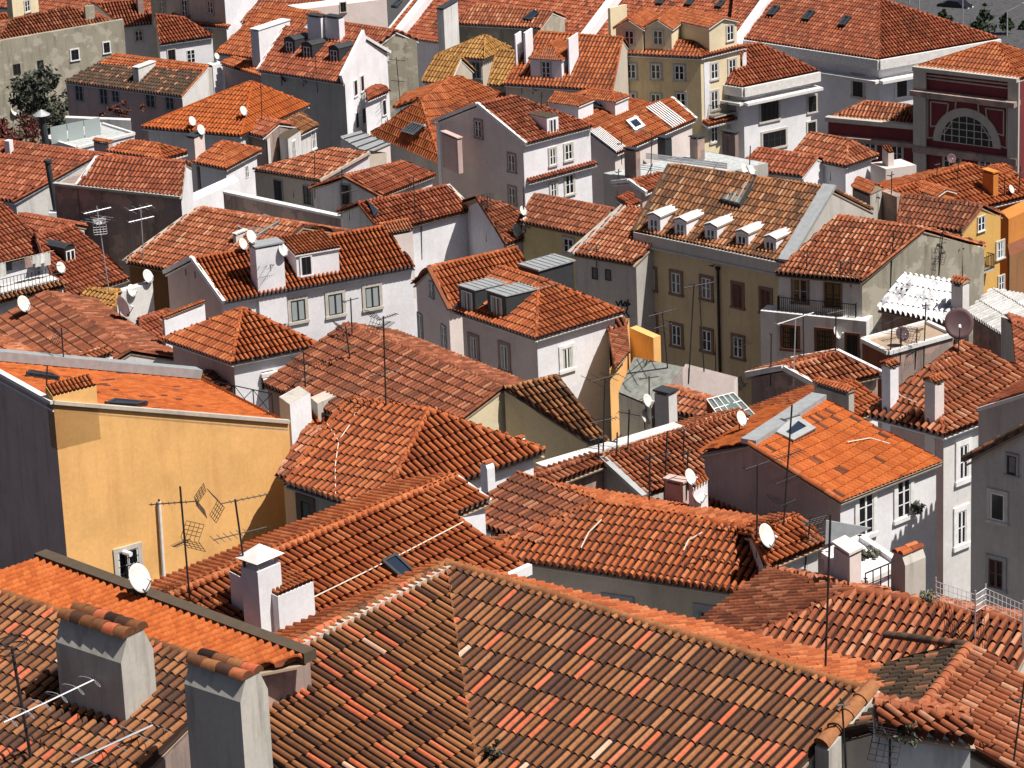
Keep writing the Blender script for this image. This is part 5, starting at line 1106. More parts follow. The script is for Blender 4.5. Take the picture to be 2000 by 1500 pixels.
P=b.p(1712,1414); u=hor(fuB*.55-fdB*.45); Q=on_plane(1895,1443,P,A3([-u[1],u[0],0])); n=A3([-u[1],u[0],0]); n=n if n[1]>0 else -n
i=b.walls([P,Q,Q+n*1.3,P+n*1.3],'white_dirty',top=True)
b.roof([P-n*.25-ZV*.02,Q-n*.25+u*.15-ZV*.02,Q+n*.7+ZV*.22,P+n*.7+ZV*.22],w=.3,L=.55,prof='barrel',step=.06,jit=.8); b.roof([Q+n*1.4+u*.15,P+n*1.4,P+n*.7+ZV*.22,Q+n*.7+ZV*.22],w=.3,L=.55,prof='barrel',step=.06,jit=.8); b.rid(P+n*.7+ZV*.26,Q+n*.7+ZV*.26,r=.15); b.axes=axes_of(u,n); WB=b.done()
# tower roof right of the curved roof
b=CB('tiled_house','short orange roof on a cracked white wall holding a big white dish, centre right',(1610,1060),-.7); b.rm='clay_orange'; b.tk=dict(w=.3,L=.58,jit=.5,step=.06)
G=gable(b,(1503,1108),(1613,1062),(1470,1045),(1560,1008),a=20,wall='white_dirty',mats={4:'mauve',5:'mauve'},rm='clay_orange',level=False); b.done()
b=CB('tiled_house','white gable block with a stub of tile roof against the mauve wall, right of centre',(1612,955),-.5); b.rm='clay_orange'
G=gable(b,(1552,995),(1612,960),(1528,975),(1590,940),a=20,wall='white',mats={4:'mauve',5:'mauve'},rm='clay_orange',level=False,ov=.05,tk=None) if False else gable(b,(1548,1000),(1612,962),(1512,985),(1578,944),a=20,wall='white',mats={4:'mauve',5:'mauve'},rm='clay_orange',level=False,ov=.05); b.done()
b=CB('tiled_house','orange roof slope falling left behind the curved ridge, right of centre',(1510,1020),-1.2); b.rm='clay_orange'; b.tk=dict(w=.3,L=.58,jit=.4,step=.06)
G=gable(b,(1340,1000),(1500,1035),(1375,945),(1560,990),a=20,wall='warm_grey',rm='clay_orange',level=False)
b.chimney(1335,1000,950,1298,1345,'mauve',cap='slab',base=S(1335,1000,-.4)); b.chimney(1356,1010,955,1345,1382,'white',cap='mono',base=S(1356,1010,-.4)); b.done()
# grey corrugated shed and its surroundings
b=CB('corrugated_shed','grey corrugated shed roof with a white gable wall before the beige building, centre',(1275,790),.3); b.rm='grey_sheet'
q=[b.p(1208,765,.1),b.p(1272,792,.1),b.p(1333,716,1.5),b.p(1238,697,1.5)]; b.roof(q,mat='grey_sheet',w=.5,L=2.,prof='sheet',step=.02) if False else b.roof(q,tl=False,edge='paper_roof')
q2=[b.p(1272,792),b.p(1432,762,.0),b.p(1434,742,.9),b.p(1333,717,1.6)]; i=b.walls([q[0]-ZV*.1,q[1]-ZV*.1,q[2]-ZV*.1,q[3]-ZV*.1],'white_dirty')
b.walls([q[1],q[2],b.p(1434,742,.3),b.p(1434,742,.3)+A3([.2,.4,0]),q[2]+A3([.2,.4,0])],'white_pink'); b.done()
b=CB('plastered_wall','bright yellow courtyard wall with a sunlit end pier, centre',(1260,660),.6,cat='wall',group=None); i=flatbox(b,(1230,640),(1276,660),(1290,655),'yellow'); b.done()
b=CB('tiled_house','sliver of tile roof on a yellow wall beside the tall white corner house, centre',(1215,690),.3); G=gable(b,(1203,720),(1228,690),(1190,650),(1222,640),a=22,wall='yellow',rm='clay_dull',level=False); b.done()
b=CB('tiled_house','small broken tile roof with a cement chimney behind the white parapet, centre',(1390,800),.2); b.rm='clay_mixed'
G=gable(b,(1290,800),(1385,822),(1298,757),(1392,785),a=20,wall='rust_wall',rm='clay_mixed',level=False); b.chimney(1307,822,775,1278,1322,'white_dirty',cap='slabdark',base=S(1307,822,.3)); b.done()
b=CB('glass_lean_to','sloping glazed lean to with thin white bars, right of centre',(1420,840),.5,group=None,cat='lean-to')
q=[b.p(1420,838),b.p(1478,815),b.p(1432,768,1.3),b.p(1380,781,1.3)]; m=MB(); m.prism(q,-ZV*.05,'glass_green'); g=b.part(m,'pane'); m=MB()
for k in range(6):
    a_=q[0]+(q[1]-q[0])*k/5; c_=q[3]+(q[2]-q[3])*k/5; m.bar(a_+ZV*.03,c_+ZV*.03,.035,'frame_white')
for k in range(4):
    a_=q[0]+(q[3]-q[0])*k/3; c_=q[1]+(q[2]-q[1])*k/3; m.bar(a_+ZV*.03,c_+ZV*.03,.03,'frame_white')
b.part(m,'glazing_bars'); b.walls([x-ZV*.1 for x in q],'rust_wall'); b.done()
b=CB('parapet_wall','long whitewashed parapet wall in front of the tall white corner house, centre',(1065,915),.1,cat='wall',group=None); P,Q=b.p(1064,912),b.p(1335,832); u=hor(Q-P); n=A3([-u[1],u[0],0]); b.walls([P,Q,Q+n*.7,P+n*.7],'white_dirty',top=True,bottom=P[2]-3.5); b.done()
b=CB('tiled_house','thin strip of red roof below the whitewashed parapet, centre',(1100,940),-.4); G=gable(b,(1060,955),(1190,905),(1040,930),(1165,888),a=18,wall='dark_grey',rm='clay_dull',level=False); b.done()
b=CB('tiled_house','striped tile roof edged with white verges before the grey balcony house, right',(1600,757),.5); b.rm='clay_mixed'
G=gable(b,(1604,760),(1724,732),(1530,720),(1634,688),a=20,wall='dark_grey',rm='clay_mixed',rakes=('cop','cop'),level=False); b.done()
b=CB('tiled_house','low orange roof with a long ridge behind the bright flat roof, right of centre',(1500,830),.3); b.rm='clay_mixed'
G=gabler(b,(1478,815),(1668,744),2.2,3.,a=20,wall='white',rm='clay_orange'); b.chimney(1658,808,775,1590,1668,'cement',cap='tile',base=S(1658,808,1.2),axes=R9.axes); b.done()
b=CB('plastered_house','dark red rendered shed with a glazed porch below the silver roof, right',(1735,690),.6); i=flatbox(b,(1684,665),(1735,690),(1862,655),'rust_wall',mats={1:'dark_grey'},top='slab_edge',cop='slab_white'); b.done()
b=CB('tiled_house','dark roof edge with a grey plaster verge behind the hip roof, right edge',(1945,700),1.); b.rm='clay_red'
G=gable(b,(1990,745),(2080,790),(1978,628),(2080,660),a=28,wall='cement',rm='clay_red',level=False); b.done()
# dark terrace wall
b=CB('parapet_wall','long black stained parapet wall with a white coping, upper centre',(700,445),.5,cat='wall',group=None); P,Q=b.p(436,376),b.p(707,434); u=hor(Q-P); n=A3([-u[1],u[0],0]); b.walls([P,Q,Q+n*.4,P+n*.4],'dark_grey',top=True); b.cop(P+n*.2,Q+n*.2,w=.5,h=.06,mat='slab_white'); b.done()
b=CB('plastered_block','white terrace parapet stepping down from the cracked wall, left of centre',(400,392),1.2,cat='wall',group=None); i=flatbox(b,(352,388),(362,400),(468,352),'white'); b.done()
# left foreground bits
b=CB('metal_box','grey metal clad box with a sloping lid on the mossy roof, left',(287,640),.9,cat='box',group=None); q=[b.p(200,655),b.p(288,646),b.p(276,622,.35),b.p(190,632,.35)]; b.roof(q,tl=False,edge='zinc',th=.08); b.walls([x-ZV*.08 for x in q],'dark_grey',bottom=q[0][2]-2.5); b.done()
b=CB('tiled_house','small white box house with a tile lid against the mossy roof, left',(163,710),1.6); G=gable(b,(150,716),(222,690),(130,702),(205,678),a=22,wall='white',mats={4:'mauve',5:'mauve'},rm='clay_mixed',level=False,ov=.05); b.done()
b=CB('tiled_house','narrow roof with steep orange rows beside the metal box, left',(320,660),.2); G=gable(b,(285,700),(345,676),(272,625),(330,605),a=28,wall='mauve',rm='clay_red',level=False); b.chimney(325,680,628,317,400,'white',cap='tile',base=S(325,680,.8)); b.done()
b=CB('tiled_house','little orange roof in the gap under the pyramid roof, left',(400,790),-.4); G=gabler(b,(300,775),(424,722),1.8,2.,a=18,wall='white',rm='clay_dull'); b.done()
b=CB('tiled_house','low orange valley roofs below the iron railing, left',(460,800),-.3); G=gabler(b,(300,752),(440,800),2.,2.5,a=18,wall='white_dirty',rm='clay_orange'); b.done()
b=CB('tiled_house','little sagging roof scrap beside the yellow wall, left of centre',(600,830),.1); G=gable(b,(548,842),(632,830),(560,812),(640,800),a=16,wall='white_dirty',rm='clay_bright'); b.done()
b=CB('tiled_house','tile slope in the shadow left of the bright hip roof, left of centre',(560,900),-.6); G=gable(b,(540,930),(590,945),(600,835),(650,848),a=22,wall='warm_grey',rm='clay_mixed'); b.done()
b=CB('plastered_block','white chimney block with a flat cement slab by the railing, left of centre',(566,815),1.0,cat='chimney',group=None); i=flatbox(b,(545,775),(566,790),(606,768),'white',top='cement',bottom=b.ze-3); b.done()
b=CB('plastered_block','crumbling stone stack next to the flat slab chimney, left of centre',(615,800),1.0,cat='chimney',group=None); i=flatbox(b,(606,776),(620,788),(665,768),'cement',top='mortar',bottom=b.ze-3); b.done()
b=CB('tiled_house','jumble of small roofs under the terrace dish, left edge',(40,660),.6); G=gable(b,(-60,690),(60,672),(-70,640),(40,628),a=20,wall='white_dirty',rm='clay_dull'); b.done()
b=CB('tiled_house','pale pink tile strip along a whitewashed verge, left edge',(60,725),1.2); G=gabler(b,(-40,650),(75,722),2.2,1.5,a=20,wall='white_dirty',rm='clay_mixed'); b.done()
# laundry terrace
e1,e2,u,n=R17G['e1'],R17G['e2'],R17G['u'],R17G['n']; b=CB('terrace','narrow terrace with an iron railing under the striped roof, left edge',(100,540),1.6,cat='terrace',group=None)
P,Q=b.p(-60,592),b.p(122,548); u=hor(Q-P); n=A3([-u[1],u[0],0]); i=b.walls([P,Q,Q+n*2.,P+n*2.],'white_dirty',top=True); b.roof([P-n*.5-ZV*.25,Q-n*.5-ZV*.25,Q+n*.05+ZV*.02,P+n*.05+ZV*.02],mat='clay_old',w=.3,L=.5,prof='barrel',step=.05); r=MB()
for z in(.1,.5,1.): r.bar(P+ZV*z+n*.1,Q+ZV*z+n*.1,.025,'black_metal')
Ln=np.linalg.norm(Q-P)
for k in range(int(Ln/.25)): r.bar(P+u*k*.25+n*.1,P+u*k*.25+n*.1+ZV,.018,'black_metal',n=4)
b.part(r,'railing'); b.axes=axes_of(u,n); TER=b.done()
for k,(x,cc,w_,h_) in enumerate(((4,'dish_white',.5,.9),(18,'black_metal',.4,.6),(57,'sur_mauve',.55,.7),(66,'dish_white',.4,.55),(75,'dish_white',.45,.8),(84,'frame_white',.4,.65),(93,'dish_white',.5,.85))):
    c=on_plane(x,520,P+n*.9,n); c[2]=P[2]+1.75; m=MB(); nn=5; V=[];F=[]
    for j in range(nn+1):
        for z in range(4): V.append(c+u*w_*(j/nn-.5)*(1-.1*math.sin(z))-ZV*h_*z/3+n*.05*math.sin(j*2+z))
    for j in range(nn):
        for z in range(3): q=j*4+z; F.append((q,q+1,q+5,q+4))
    m.add(V,F,cc,smooth=True)
    for e_ in(-.35,.35): m.obox(c+u*w_*e_-ZV*.02,u*.03,n*.03,ZV*.09,'frame_dark')
    o=m.build('laundry'); tag(o,['white sheet hanging at the far left of the terrace line','black cloth hanging beside the white sheet on the terrace','pinkish garment hanging mid line on the terrace','small white cloth next to the pinkish garment','long white cloth in the middle of the terrace line','short white garment second from the right on the line','white garment at the right end of the terrace line'][k],'laundry','laundry on the terrace line')
m=MB(); c=on_plane(-20,505,P+n*.9,n); c[2]=P[2]+1.76; m.bar(c,c+u*4.5,.012,'cable_white'); tag(m.build('clothes_line'),'clothes line strung above the terrace railing, left edge','line')
# iron truss railing
m=MB(); A_=S(228,742,.9); Bq=S(534,812,.9); 
d=Bq-A_; nseg=9; h=ZV*1.15
for z in(0,1.): m.bar(A_+h*z,Bq+h*z,.03,'black_metal')
for k in range(nseg+1): m.bar(A_+d*k/nseg,A_+d*k/nseg+h,.03,'black_metal')
for k in range(nseg): m.bar(A_+d*k/nseg,A_+d*(k+1)/nseg+h,.02,'black_metal'); m.bar(A_+d*(k+1)/nseg,A_+d*k/nseg+h,.02,'black_metal')
tag(m.build('iron_railing'),'black iron railing of crossed bars over the orange roof, left','railing')
# terrace behind the curved roof, right
b=CB('terrace','sunlit white terrace with a grey awning and potted plants, right',(1690,1130),.2,cat='terrace',group=None); i=flatbox(b,(1610,1085),(1690,1140),(1760,1105),'white',cop='slab_white')
b.roof([b.p(1612,1062,.9),b.p(1655,1052,.9),b.p(1702,1030,1.6),b.p(1614,1015,1.6)],tl=False,edge='zinc',th=.06)
b.chimney(1660,1148,1090,1628,1682,'white_pink',cap='slab',base=S(1660,1148,.5)); r=MB(); P,Q=b.p(1690,1120,.9),b.p(1750,1095,.9)
r.bar(P,Q,.03,'black_metal'); r.bar(P-ZV*.45,Q-ZV*.45,.02,'black_metal')
for k in range(5): r.bar(P+(Q-P)*k/4,P+(Q-P)*k/4-ZV*1.,.025,'black_metal')
b.part(r,'railing'); b.done()
b=CB('chimney_stack','weathered yellowish chimney stack with two orange tiles on top, right',(1767,1170),.1,cat='chimney',group=None); b.axes=R9.axes
b.chimney(1768,1185,1105,1740,1808,'cement',cap='barrels',base=S(1768,1185,.1)); b.done()
b=CB('roof_vent','white round mushroom vent with a dark collar, centre',(961,745),.5,cat='vent',group=None); c=S(961,748,.5); m=MB(); m.bar(c-ZV*1.5,c+ZV*.35,.2,'white',n=10); m.bar(c+ZV*.1,c+ZV*.3,.23,'rust_wall',n=10); b.part(m,'pipe'); m=MB(); m.bar(c+ZV*.35,c+ZV*.65,.42,'dish_white',r2=.05,n=12); m.bar(c+ZV*.28,c+ZV*.35,.42,'dish_white',n=12); b.part(m,'cowl'); b.done()
b=CB('flue_pipe','tall dark grey flue pipe standing in front of the cracked wall, left',(105,410),1.,cat='flue',group=None); c=S(110,415,.8); zt=along_z(c,318); T=A3([c[0]-.3,c[1],zt]); m=MB(); m.bar(c,T,.22,'zinc_dark',n=10); b.part(m,'pipe'); m=MB(); m.bar(T+ZV*.05,T+ZV*.25,.3,'zinc_dark',n=10); b.part(m,'cowl'); m=MB(); m.obox(c-A3([.5,.4,1.5]),A3([1.,0,0]),A3([0,.8,0]),ZV*1.6,'white'); b.part(m,'base'); b.done()
b=CB('flue_pipe','dark flue pipe with a pale cone hat by the terrace, upper left',(88,270),1.,cat='flue',group=None); c=S(90,272,.6); zt=along_z(c,226); T=A3([c[0]-.2,c[1],zt]); m=MB(); m.bar(c-ZV,T,.3,'zinc_dark',n=10); b.part(m,'pipe'); m=MB(); m.bar(T+ZV*.1,T+ZV*.55,.75,'zinc',r2=.05,n=12); b.part(m,'cowl'); b.done()
# yellow wall fittings
a_,c_,nr,u=R5.W[R5i]; u=u if (_MI@u)[1]>0 else -u; m=MB(); p1,p2,p3=[on_plane(x,y,a_,nr)+nr*.12 for x,y in((308,978),(318,1132),(296,1140))]; m.bar(p1,p2,.085,'pipe_white',n=8); m.bar(p2,p3,.085,'pipe_white',n=8); m.bar(p1+ZV*.1,p1-ZV*1.,.06,'zinc_dark',n=6); tag(m.build('waste_pipe'),'white waste pipe running down the yellow wall','pipe')
p1=on_plane(240,1078,a_,nr); m=MB(); m.bar(p1,p1+nr*.5+u*.15,.12,'frame_white',n=10); tag(m.build('exhaust_pipe'),'short white exhaust elbow poking from the yellow wall window','pipe')
# ================================================================ aerials
def head(kind,s,mat):
    m=MB()
    if kind=='yagi':
        m.bar((-s*.5,0,0),(s*.5,0,0),.022,mat)
        for k in range(9): x=-s*.48+s*.96*k/8; w_=.42-.02*k; m.bar((x,-w_/1,0),(x,w_/1,0),.012,mat,n=4)
    elif kind=='vhf':
        m.bar((-s*.5,0,0),(s*.5,0,0),.024,mat)
        for k,w_ in enumerate((.95,.85,.75,.68)): x=-s*.45+s*.9*k/3; m.bar((x,-w_,0),(x,w_,0),.014,mat,n=4)
    elif kind=='grid':
        m.bar((-s*.3,0,0),(s*.7,0,0),.022,mat)
        for sg in(-1,1):
            for k in range(5): y=-.4+.2*k; m.bar((-s*.3,y,0),(-s*.3-.35,y,sg*.5),.012,mat,n=4)
            for k in range(1,5): f_=k/4; m.bar((-s*.3-.35*f_,-.4,sg*.5*f_),(-s*.3-.35*f_,.4,sg*.5*f_),.012,mat,n=4)
        for k in range(7): x=-s*.1+s*.75*k/6; m.bar((x,-.16,0),(x,.16,0),.012,mat,n=4)
    elif kind=='boom': m.bar((-s*.5,0,0),(s*.5,0,0),.03,mat); m.bar((-s*.5,-.2,0),(-s*.5,.2,0),.02,mat,n=4); m.bar((-s*.4,-.2,0),(-s*.4,.2,0),.02,mat,n=4)
    elif kind=='loops':
        m.bar((-s*.5,0,0),(s*.5,0,0),.03,mat)
        for k in range(6):
            x=-s*.45+s*.9*k/5
            for sg in(-1,1):
                q=[(x+.07*math.cos(t)*1.0-.0,sg*(.06+.24*(1+math.cos(t+math.pi)) ),.05*math.sin(t)) for t in np.linspace(0,2*math.pi,9)]
                for i_ in range(8): m.bar(q[i_],q[i_+1],.012,mat,n=4)
    elif kind=='ring':
        for zz in(0,.22):
            q=[(s*.5*math.cos(t),s*.5*math.sin(t),zz+.04*math.cos(t)) for t in np.linspace(0,2*math.pi,17)]
            for i_ in range(16): m.bar(q[i_],q[i_+1],.022,mat,n=5)
    return m
HEADS={}
def get_head(kind,s,mat):
    k=(kind,s,mat)
    if k not in HEADS: HEADS[k]=head(kind,s,mat).build('aerial_head'); return HEADS[k]
    o=HEADS[k].copy(); COL.objects.link(o); return o
MASTS={}
def aerial(xt,yt,xb,yb,heads,label,mat='mast_dark',r=.03,P=None,h=0,group='television aerials on the roofs'):
    P=P if P is not None else surf(xb,yb,None,None,h); t_=depth(P)
    T=CAM+ray(xt,yt)*t_; T=A3([P[0]+(T[0]-P[0]),P[1],along_z(P,yt)])
    root=bpy.data.objects.new('tv_aerial',None); COL.objects.link(root); root.location=P; tag(root,label,'aerial',group)
    d=T-P
    if mat not in MASTS:
        m=MB(); m.bar((0,0,-.02),(0,0,1),.03,mat,n=6); MASTS[mat]=m.build('mast'); o=MASTS[mat]
    else: o=MASTS[mat].copy(); COL.objects.link(o)
    o.parent=root; o.rotation_euler=Vector(d).to_track_quat('Z','Y').to_euler(); o.scale=(r/.03,r/.03,float(np.linalg.norm(d)))
    for f_,kind,s,az in heads:
        o=get_head(kind,s,mat if kind!='loops' else 'aluminium'); o.parent=root; o.location=d*(1-f_); o.rotation_euler=(0,rad(-2),rad(az))
    return root
AER=[
(360,950,372,1187,[(.13,'grid',1.6,190),(.45,'grid',.9,235)],'dark aerial with a wide grid head rising before the yellow wall'),
(463,975,478,1108,[(.02,'grid',1.7,20),(.5,'yagi',2.0,25)],'aerial with two booms on the orange ridge right of the yellow wall'),
(1612,1005,1612,1312,[(.98,'boom',.4,0)],'very long thin mast in front of the lower right roofs'),
(1475,905,1478,1085,[(.02,'boom',1.2,35)],'tall mast standing before the mauve wall by the curved roof'),
(1540,792,1530,1032,[(.1,'boom',.8,30),(.4,'yagi',1.4,35),(.6,'yagi',1.2,40),(.8,'grid',.8,40)],'tall crowded mast with several booms beside the bright flat roof'),
(1580,1010,1572,1112,[(.15,'grid',.7,120)],'short mast with a grid head on the cracked white wall'),
(1180,738,1178,888,[(.0,'vhf',1.5,30),(.55,'yagi',1.3,20)],'aerial in front of the tall white corner wall'),
(1168,850,1170,905,[(.1,'yagi',.9,30)],'left one of two short masts by the white parapet'),
(1205,845,1204,900,[(.2,'boom',.9,60)],'right one of two short masts by the white parapet'),
(1228,800,1226,885,[(.1,'yagi',1.1,150)],'thin mast standing beside the dark courtyard'),
(1267,735,1268,790,[(.05,'boom',1.0,10)],'slim mast rising from the grey corrugated shed'),
(1268,885,1268,985,[(.1,'boom',.4,0)],'leftmost bare mast on the striped gable roof'),
(1301,842,1297,980,[(.3,'boom',.5,90)],'tallest bare mast on the striped gable roof'),
(1342,880,1340,975,[(.02,'boom',.6,45)],'mast holding the round dish on the striped gable roof'),
(1335,838,1334,905,[(.05,'boom',.3,30)],'thin mast near the ridge of the striped gable roof'),
(1292,608,1304,720,[(.02,'boom',1.7,30),(.25,'vhf',1.2,30)],'aerial with two slanted booms before the beige facade, left'),
(1352,555,1345,745,[(.0,'boom',.3,0)],'long bare mast in front of the beige facade'),
(1362,556,1375,722,[(0,'yagi',1.7,20)],'mast with one level boom across the beige facade'),
(1394,512,1398,720,[(.02,'boom',.9,40)],'tall mast beside the drainpipe of the beige facade'),
(1448,652,1450,762,[(.05,'yagi',1.7,35),(.12,'vhf',1.5,120)],'white cross shaped aerial below the beige facade','aluminium'),
(1504,652,1505,752,[(.0,'boom',.15,0)],'plain pole beside the white balcony house'),
(1550,622,1550,752,[(.0,'boom',2.4,35)],'mast with a long rising boom in front of the barred windows','aluminium'),
(1566,612,1570,700,[],'bare mast between the barred windows'),
(1630,605,1632,690,[(.05,'boom',1.0,20)],'mast by the corner dish of the balcony house'),
(1740,618,1738,705,[(.1,'yagi',1.4,45),(.5,'yagi',1.2,20)],'first mast of the tangle below the silver roof'),
(1757,640,1758,712,[(.1,'vhf',1.2,60)],'second mast of the tangle below the silver roof'),
(1788,640,1787,720,[(.1,'grid',.9,50),(.55,'yagi',1.2,40)],'third mast of the tangle below the silver roof'),
(1803,590,1804,715,[(.05,'boom',.4,0)],'tallest mast of the tangle below the silver roof'),
(1575,488,1574,548,[(.1,'boom',.3,0)],'mast at the mossy eave of the balcony house, left'),
(1640,510,1640,556,[(.1,'boom',.7,30)],'mast at the mossy eave of the balcony house, middle'),
(1660,505,1662,560,[(.1,'boom',.5,10)],'mast at the mossy eave of the balcony house, right'),
(1741,450,1739,560,[(.2,'boom',.4,30)],'tall mast before the broken gable of the balcony house'),
(1838,445,1833,545,[(.3,'boom',.6,20),(.5,'grid',.6,60)],'mast in front of the ochre peeling wall'),
(1872,445,1880,545,[(.4,'boom',.4,10)],'leaning mast in front of the ochre peeling wall'),
(1838,392,1836,402,[],'stub of a mast on the dull red gable'),
(1560,520,1560,530,[],'stub at the eave of the mixed roof'),
(196,402,214,575,[(.05,'yagi',1.8,30),(.15,'vhf',1.3,60),(.2,'grid',.6,100)],'tall aerial with pale booms before the cracked grey wall, left','aluminium'),
(279,404,282,525,[(.02,'vhf',1.6,30),(.2,'yagi',1.8,30)],'aerial on the broad orange roof before the cracked grey wall','aluminium'),
(521,514,527,625,[(.02,'vhf',1.1,160),(.2,'yagi',1.0,30)],'aerial in front of the left chimney of the long white house'),
(686,582,688,660,[(.05,'boom',.9,30)],'short aerial in front of the long white wall'),
(751,618,754,800,[(.02,'grid',1.1,40),(.1,'yagi',1.1,60),(.6,'yagi',1.5,30)],'tall bushy aerial in front of the brown ridge roof'),
(676,636,684,705,[(.1,'grid',.7,30),(.6,'boom',1.2,20)],'aerial at the top of the brown ridge roof'),
(594,690,597,760,[(.3,'grid',.6,60),(.75,'boom',1.,30)],'aerial on the white wall of the pyramid roof house'),
(616,300,615,385,[(.1,'boom',.3,0)],'thin pole before the shaded grey house, middle'),
(577,328,574,385,[(.2,'yagi',.8,80)],'thin pole before the shaded grey house, left'),
(669,330,668,425,[(.1,'boom',.4,20)],'pole by the crossed ridges, left'),
(684,360,683,428,[(.2,'yagi',1.4,30)],'pole by the crossed ridges, right'),
(808,345,811,420,[(.2,'grid',.5,30)],'mast on the roof over the windowless white wall'),
(823,405,824,505,[],'bare mast beside the grey stain on the white wall'),
(952,383,950,470,[(.05,'grid',.5,90)],'mast on the dull red roof behind the white dishes'),
(1022,365,1024,470,[],'mast carrying the white dishes'),
(1164,480,1165,520,[(.1,'boom',1.4,30)],'mast at the eave of the pale orange roof'),
(511,162,512,240,[],'slim pole on the bright hip roof, upper left'),
(617,110,620,180,[(.5,'yagi',1.2,20)],'mast on the eave of the tall white house'),
(775,112,783,215,[(.05,'vhf',1.6,160),(.45,'vhf',1.4,160)],'aerial fixed to the stained grey gable wall'),
(945,90,944,115,[],'stub mast on the brown pyramid roof'),
(1058,180,1057,215,[(.2,'boom',.4,0)],'short mast behind the box dormer'),
(1213,268,1214,320,[(.1,'boom',.4,30)],'mast by the striped panels, left'),
(1272,258,1271,345,[(.2,'boom',.6,60)],'mast on the grey terrace, left'),
(1208,330,1206,385,[(.1,'boom',.5,30)],'mast on the grey terrace, front'),
(1464,285,1463,350,[],'mast by the low roofs right of the terrace'),
(1623,315,1622,352,[],'mast on the orange pyramid roof'),
(1740,335,1741,380,[(.15,'boom',.5,40)],'mast on the broad vented roof, left'),
(1830,318,1829,350,[(.1,'boom',.4,20)],'mast on the broad vented roof, middle'),
(1870,308,1870,358,[],'mast on the broad vented roof, right'),
(1960,345,1961,398,[],'mast near the orange chimney, right edge'),
(1990,325,1989,390,[(.2,'boom',.8,30)],'last mast at the right edge before the museum'),
(1735,1410,1738,1500,[(.3,'grid',.6,60)],'dark mast with a faint grid before the low white wall'),
(1992,1330,1978,1500,[(.2,'boom',.6,30)],'thick leaning mast at the lower right edge'),
(1640,1368,1652,1500,[(.02,'boom',.4,100)],'dark mast leaning on the cement firewall'),
(95,715,90,770,[],'thin rod above the yellow house stub'),
(123,640,125,712,[(.15,'grid',.5,30)],'dark mast beside the white box house, left'),
(1020,150,1019,182,[],'tiny mast beside the little domed cowl'),
]
for q in AER:
    aerial(*q[:6],mat=q[6] if len(q)>6 else 'mast_dark',r=.035 if q[1]<1100 and q[6:]==() else .03)
# close aerials in the lower left corner
P=surf(62,1490,R2,'roof'); a1=aerial(35,1262,62,1490,[(.02,'ring',1.0,0)],'rusty mast with a white double ring aerial, bottom left corner',P=P,r=.05)
o=head('loops',3.4,'aluminium').build('aerial_head'); o.parent=a1; tt=A3([0,0,0.]); T=CAM+ray(98,1368)*(depth(P)-.6); o.location=Vector(T-P); o.rotation_euler=(0,rad(-4),rad(43))
P2=surf(300,1470,None,'roof'); T=CAM+ray(225,1450)*(depth(P)-1.2); root=bpy.data.objects.new('tv_aerial',None); COL.objects.link(root); root.location=T-ZV*2.2; tag(root,'long silver aerial boom with three crossbars, bottom left','aerial','television aerials on the roofs')
m=MB(); m.bar((-1.6,0,0),(1.6,0,0),.035,'aluminium',n=6)
for x in(-1.2,-.1,.75,1.45): m.bar((x,-.75,0),(x,.75,0),.014,'aluminium',n=4)
o=m.build('aerial_head'); o.parent=root; o.location=(0,0,2.2); o.rotation_euler=(0,rad(-3),rad(42)); m=MB(); m.bar((-1.4,-1.3,-3),(-1.4,-1.28,2.2),.04,'mast_dark'); o=m.build('mast'); o.parent=root
# ================================================================ dishes
DP={}
def dish(x,y,dpx,label,mat='dish_white',az=-35,el=26,bx=None,by=None,P=None,group='satellite dishes'):
    bx=x+dpx*.1 if bx is None else bx; by=y+dpx*.75 if by is None else by
    P=P if P is not None else surf(bx,by); t_=depth(P)-.25; C=CAM+ray(x,y)*t_; D=dpx*t_/FPX
    root=bpy.data.objects.new('satellite_dish',None); COL.objects.link(root); root.location=C; tag(root,label,'satellite dish',group)
    if mat not in DP:
        m=MB(); V=[(0,0,0)]; F=[]; n_=24
        for r_,z in((.2,.01),(.38,.045),(.5,.085)):
            for k in range(n_): t=2*math.pi*k/n_; V.append((r_*math.cos(t)*.93,r_*math.sin(t),z))
        for k in range(n_):
            F.append((0,1+k,1+(k+1)%n_))
            for j in range(2): a_=1+j*n_; F.append((a_+k,a_+n_+k,a_+n_+(k+1)%n_,a_+(k+1)%n_))
        W=[(p[0],p[1],p[2]-.015) for p in V]; o0=len(V)
        G_=[tuple(o0+i for i in f[::-1]) for f in F]; a_=1+2*n_; R_=[(a_+k,o0+a_+k,o0+a_+(k+1)%n_,a_+(k+1)%n_) for k in range(n_)]
        m.add(V+W,F+G_+R_,mat,smooth=True); r1=m.build('reflector')
        m=MB(); m.bar((0,-.48,.05),(0,-.2,.5),.018,'zinc_dark'); m.bar((0,-.2,.5),(0,-.1,.42),.045,'frame_white',n=8); r2=m.build('feed_arm')
        m=MB(); m.bar((0,0,-.02),(0,0,-.16),.05,'zinc_dark',n=6); r3=m.build('bracket'); DP[mat]=(r1,r2,r3); parts=DP[mat]
    else:
        parts=[]
        for q in DP[mat]: c=q.copy(); COL.objects.link(c); parts.append(c)
    d=Vector((math.cos(rad(el))*math.cos(rad(az)),math.cos(rad(el))*math.sin(rad(az)),math.sin(rad(el)))); rot=d.to_track_quat('Z','Y').to_euler()
    for o in parts: o.parent=root; o.rotation_euler=rot; o.scale=(D,D,D)
    m=MB(); e=C-A3(d)*D*.14; m.bar(e-C,A3([e[0],e[1],min(P[2],e[2]-.2)])-C,.03,'zinc_dark'); o=m.build('mount'); o.parent=root
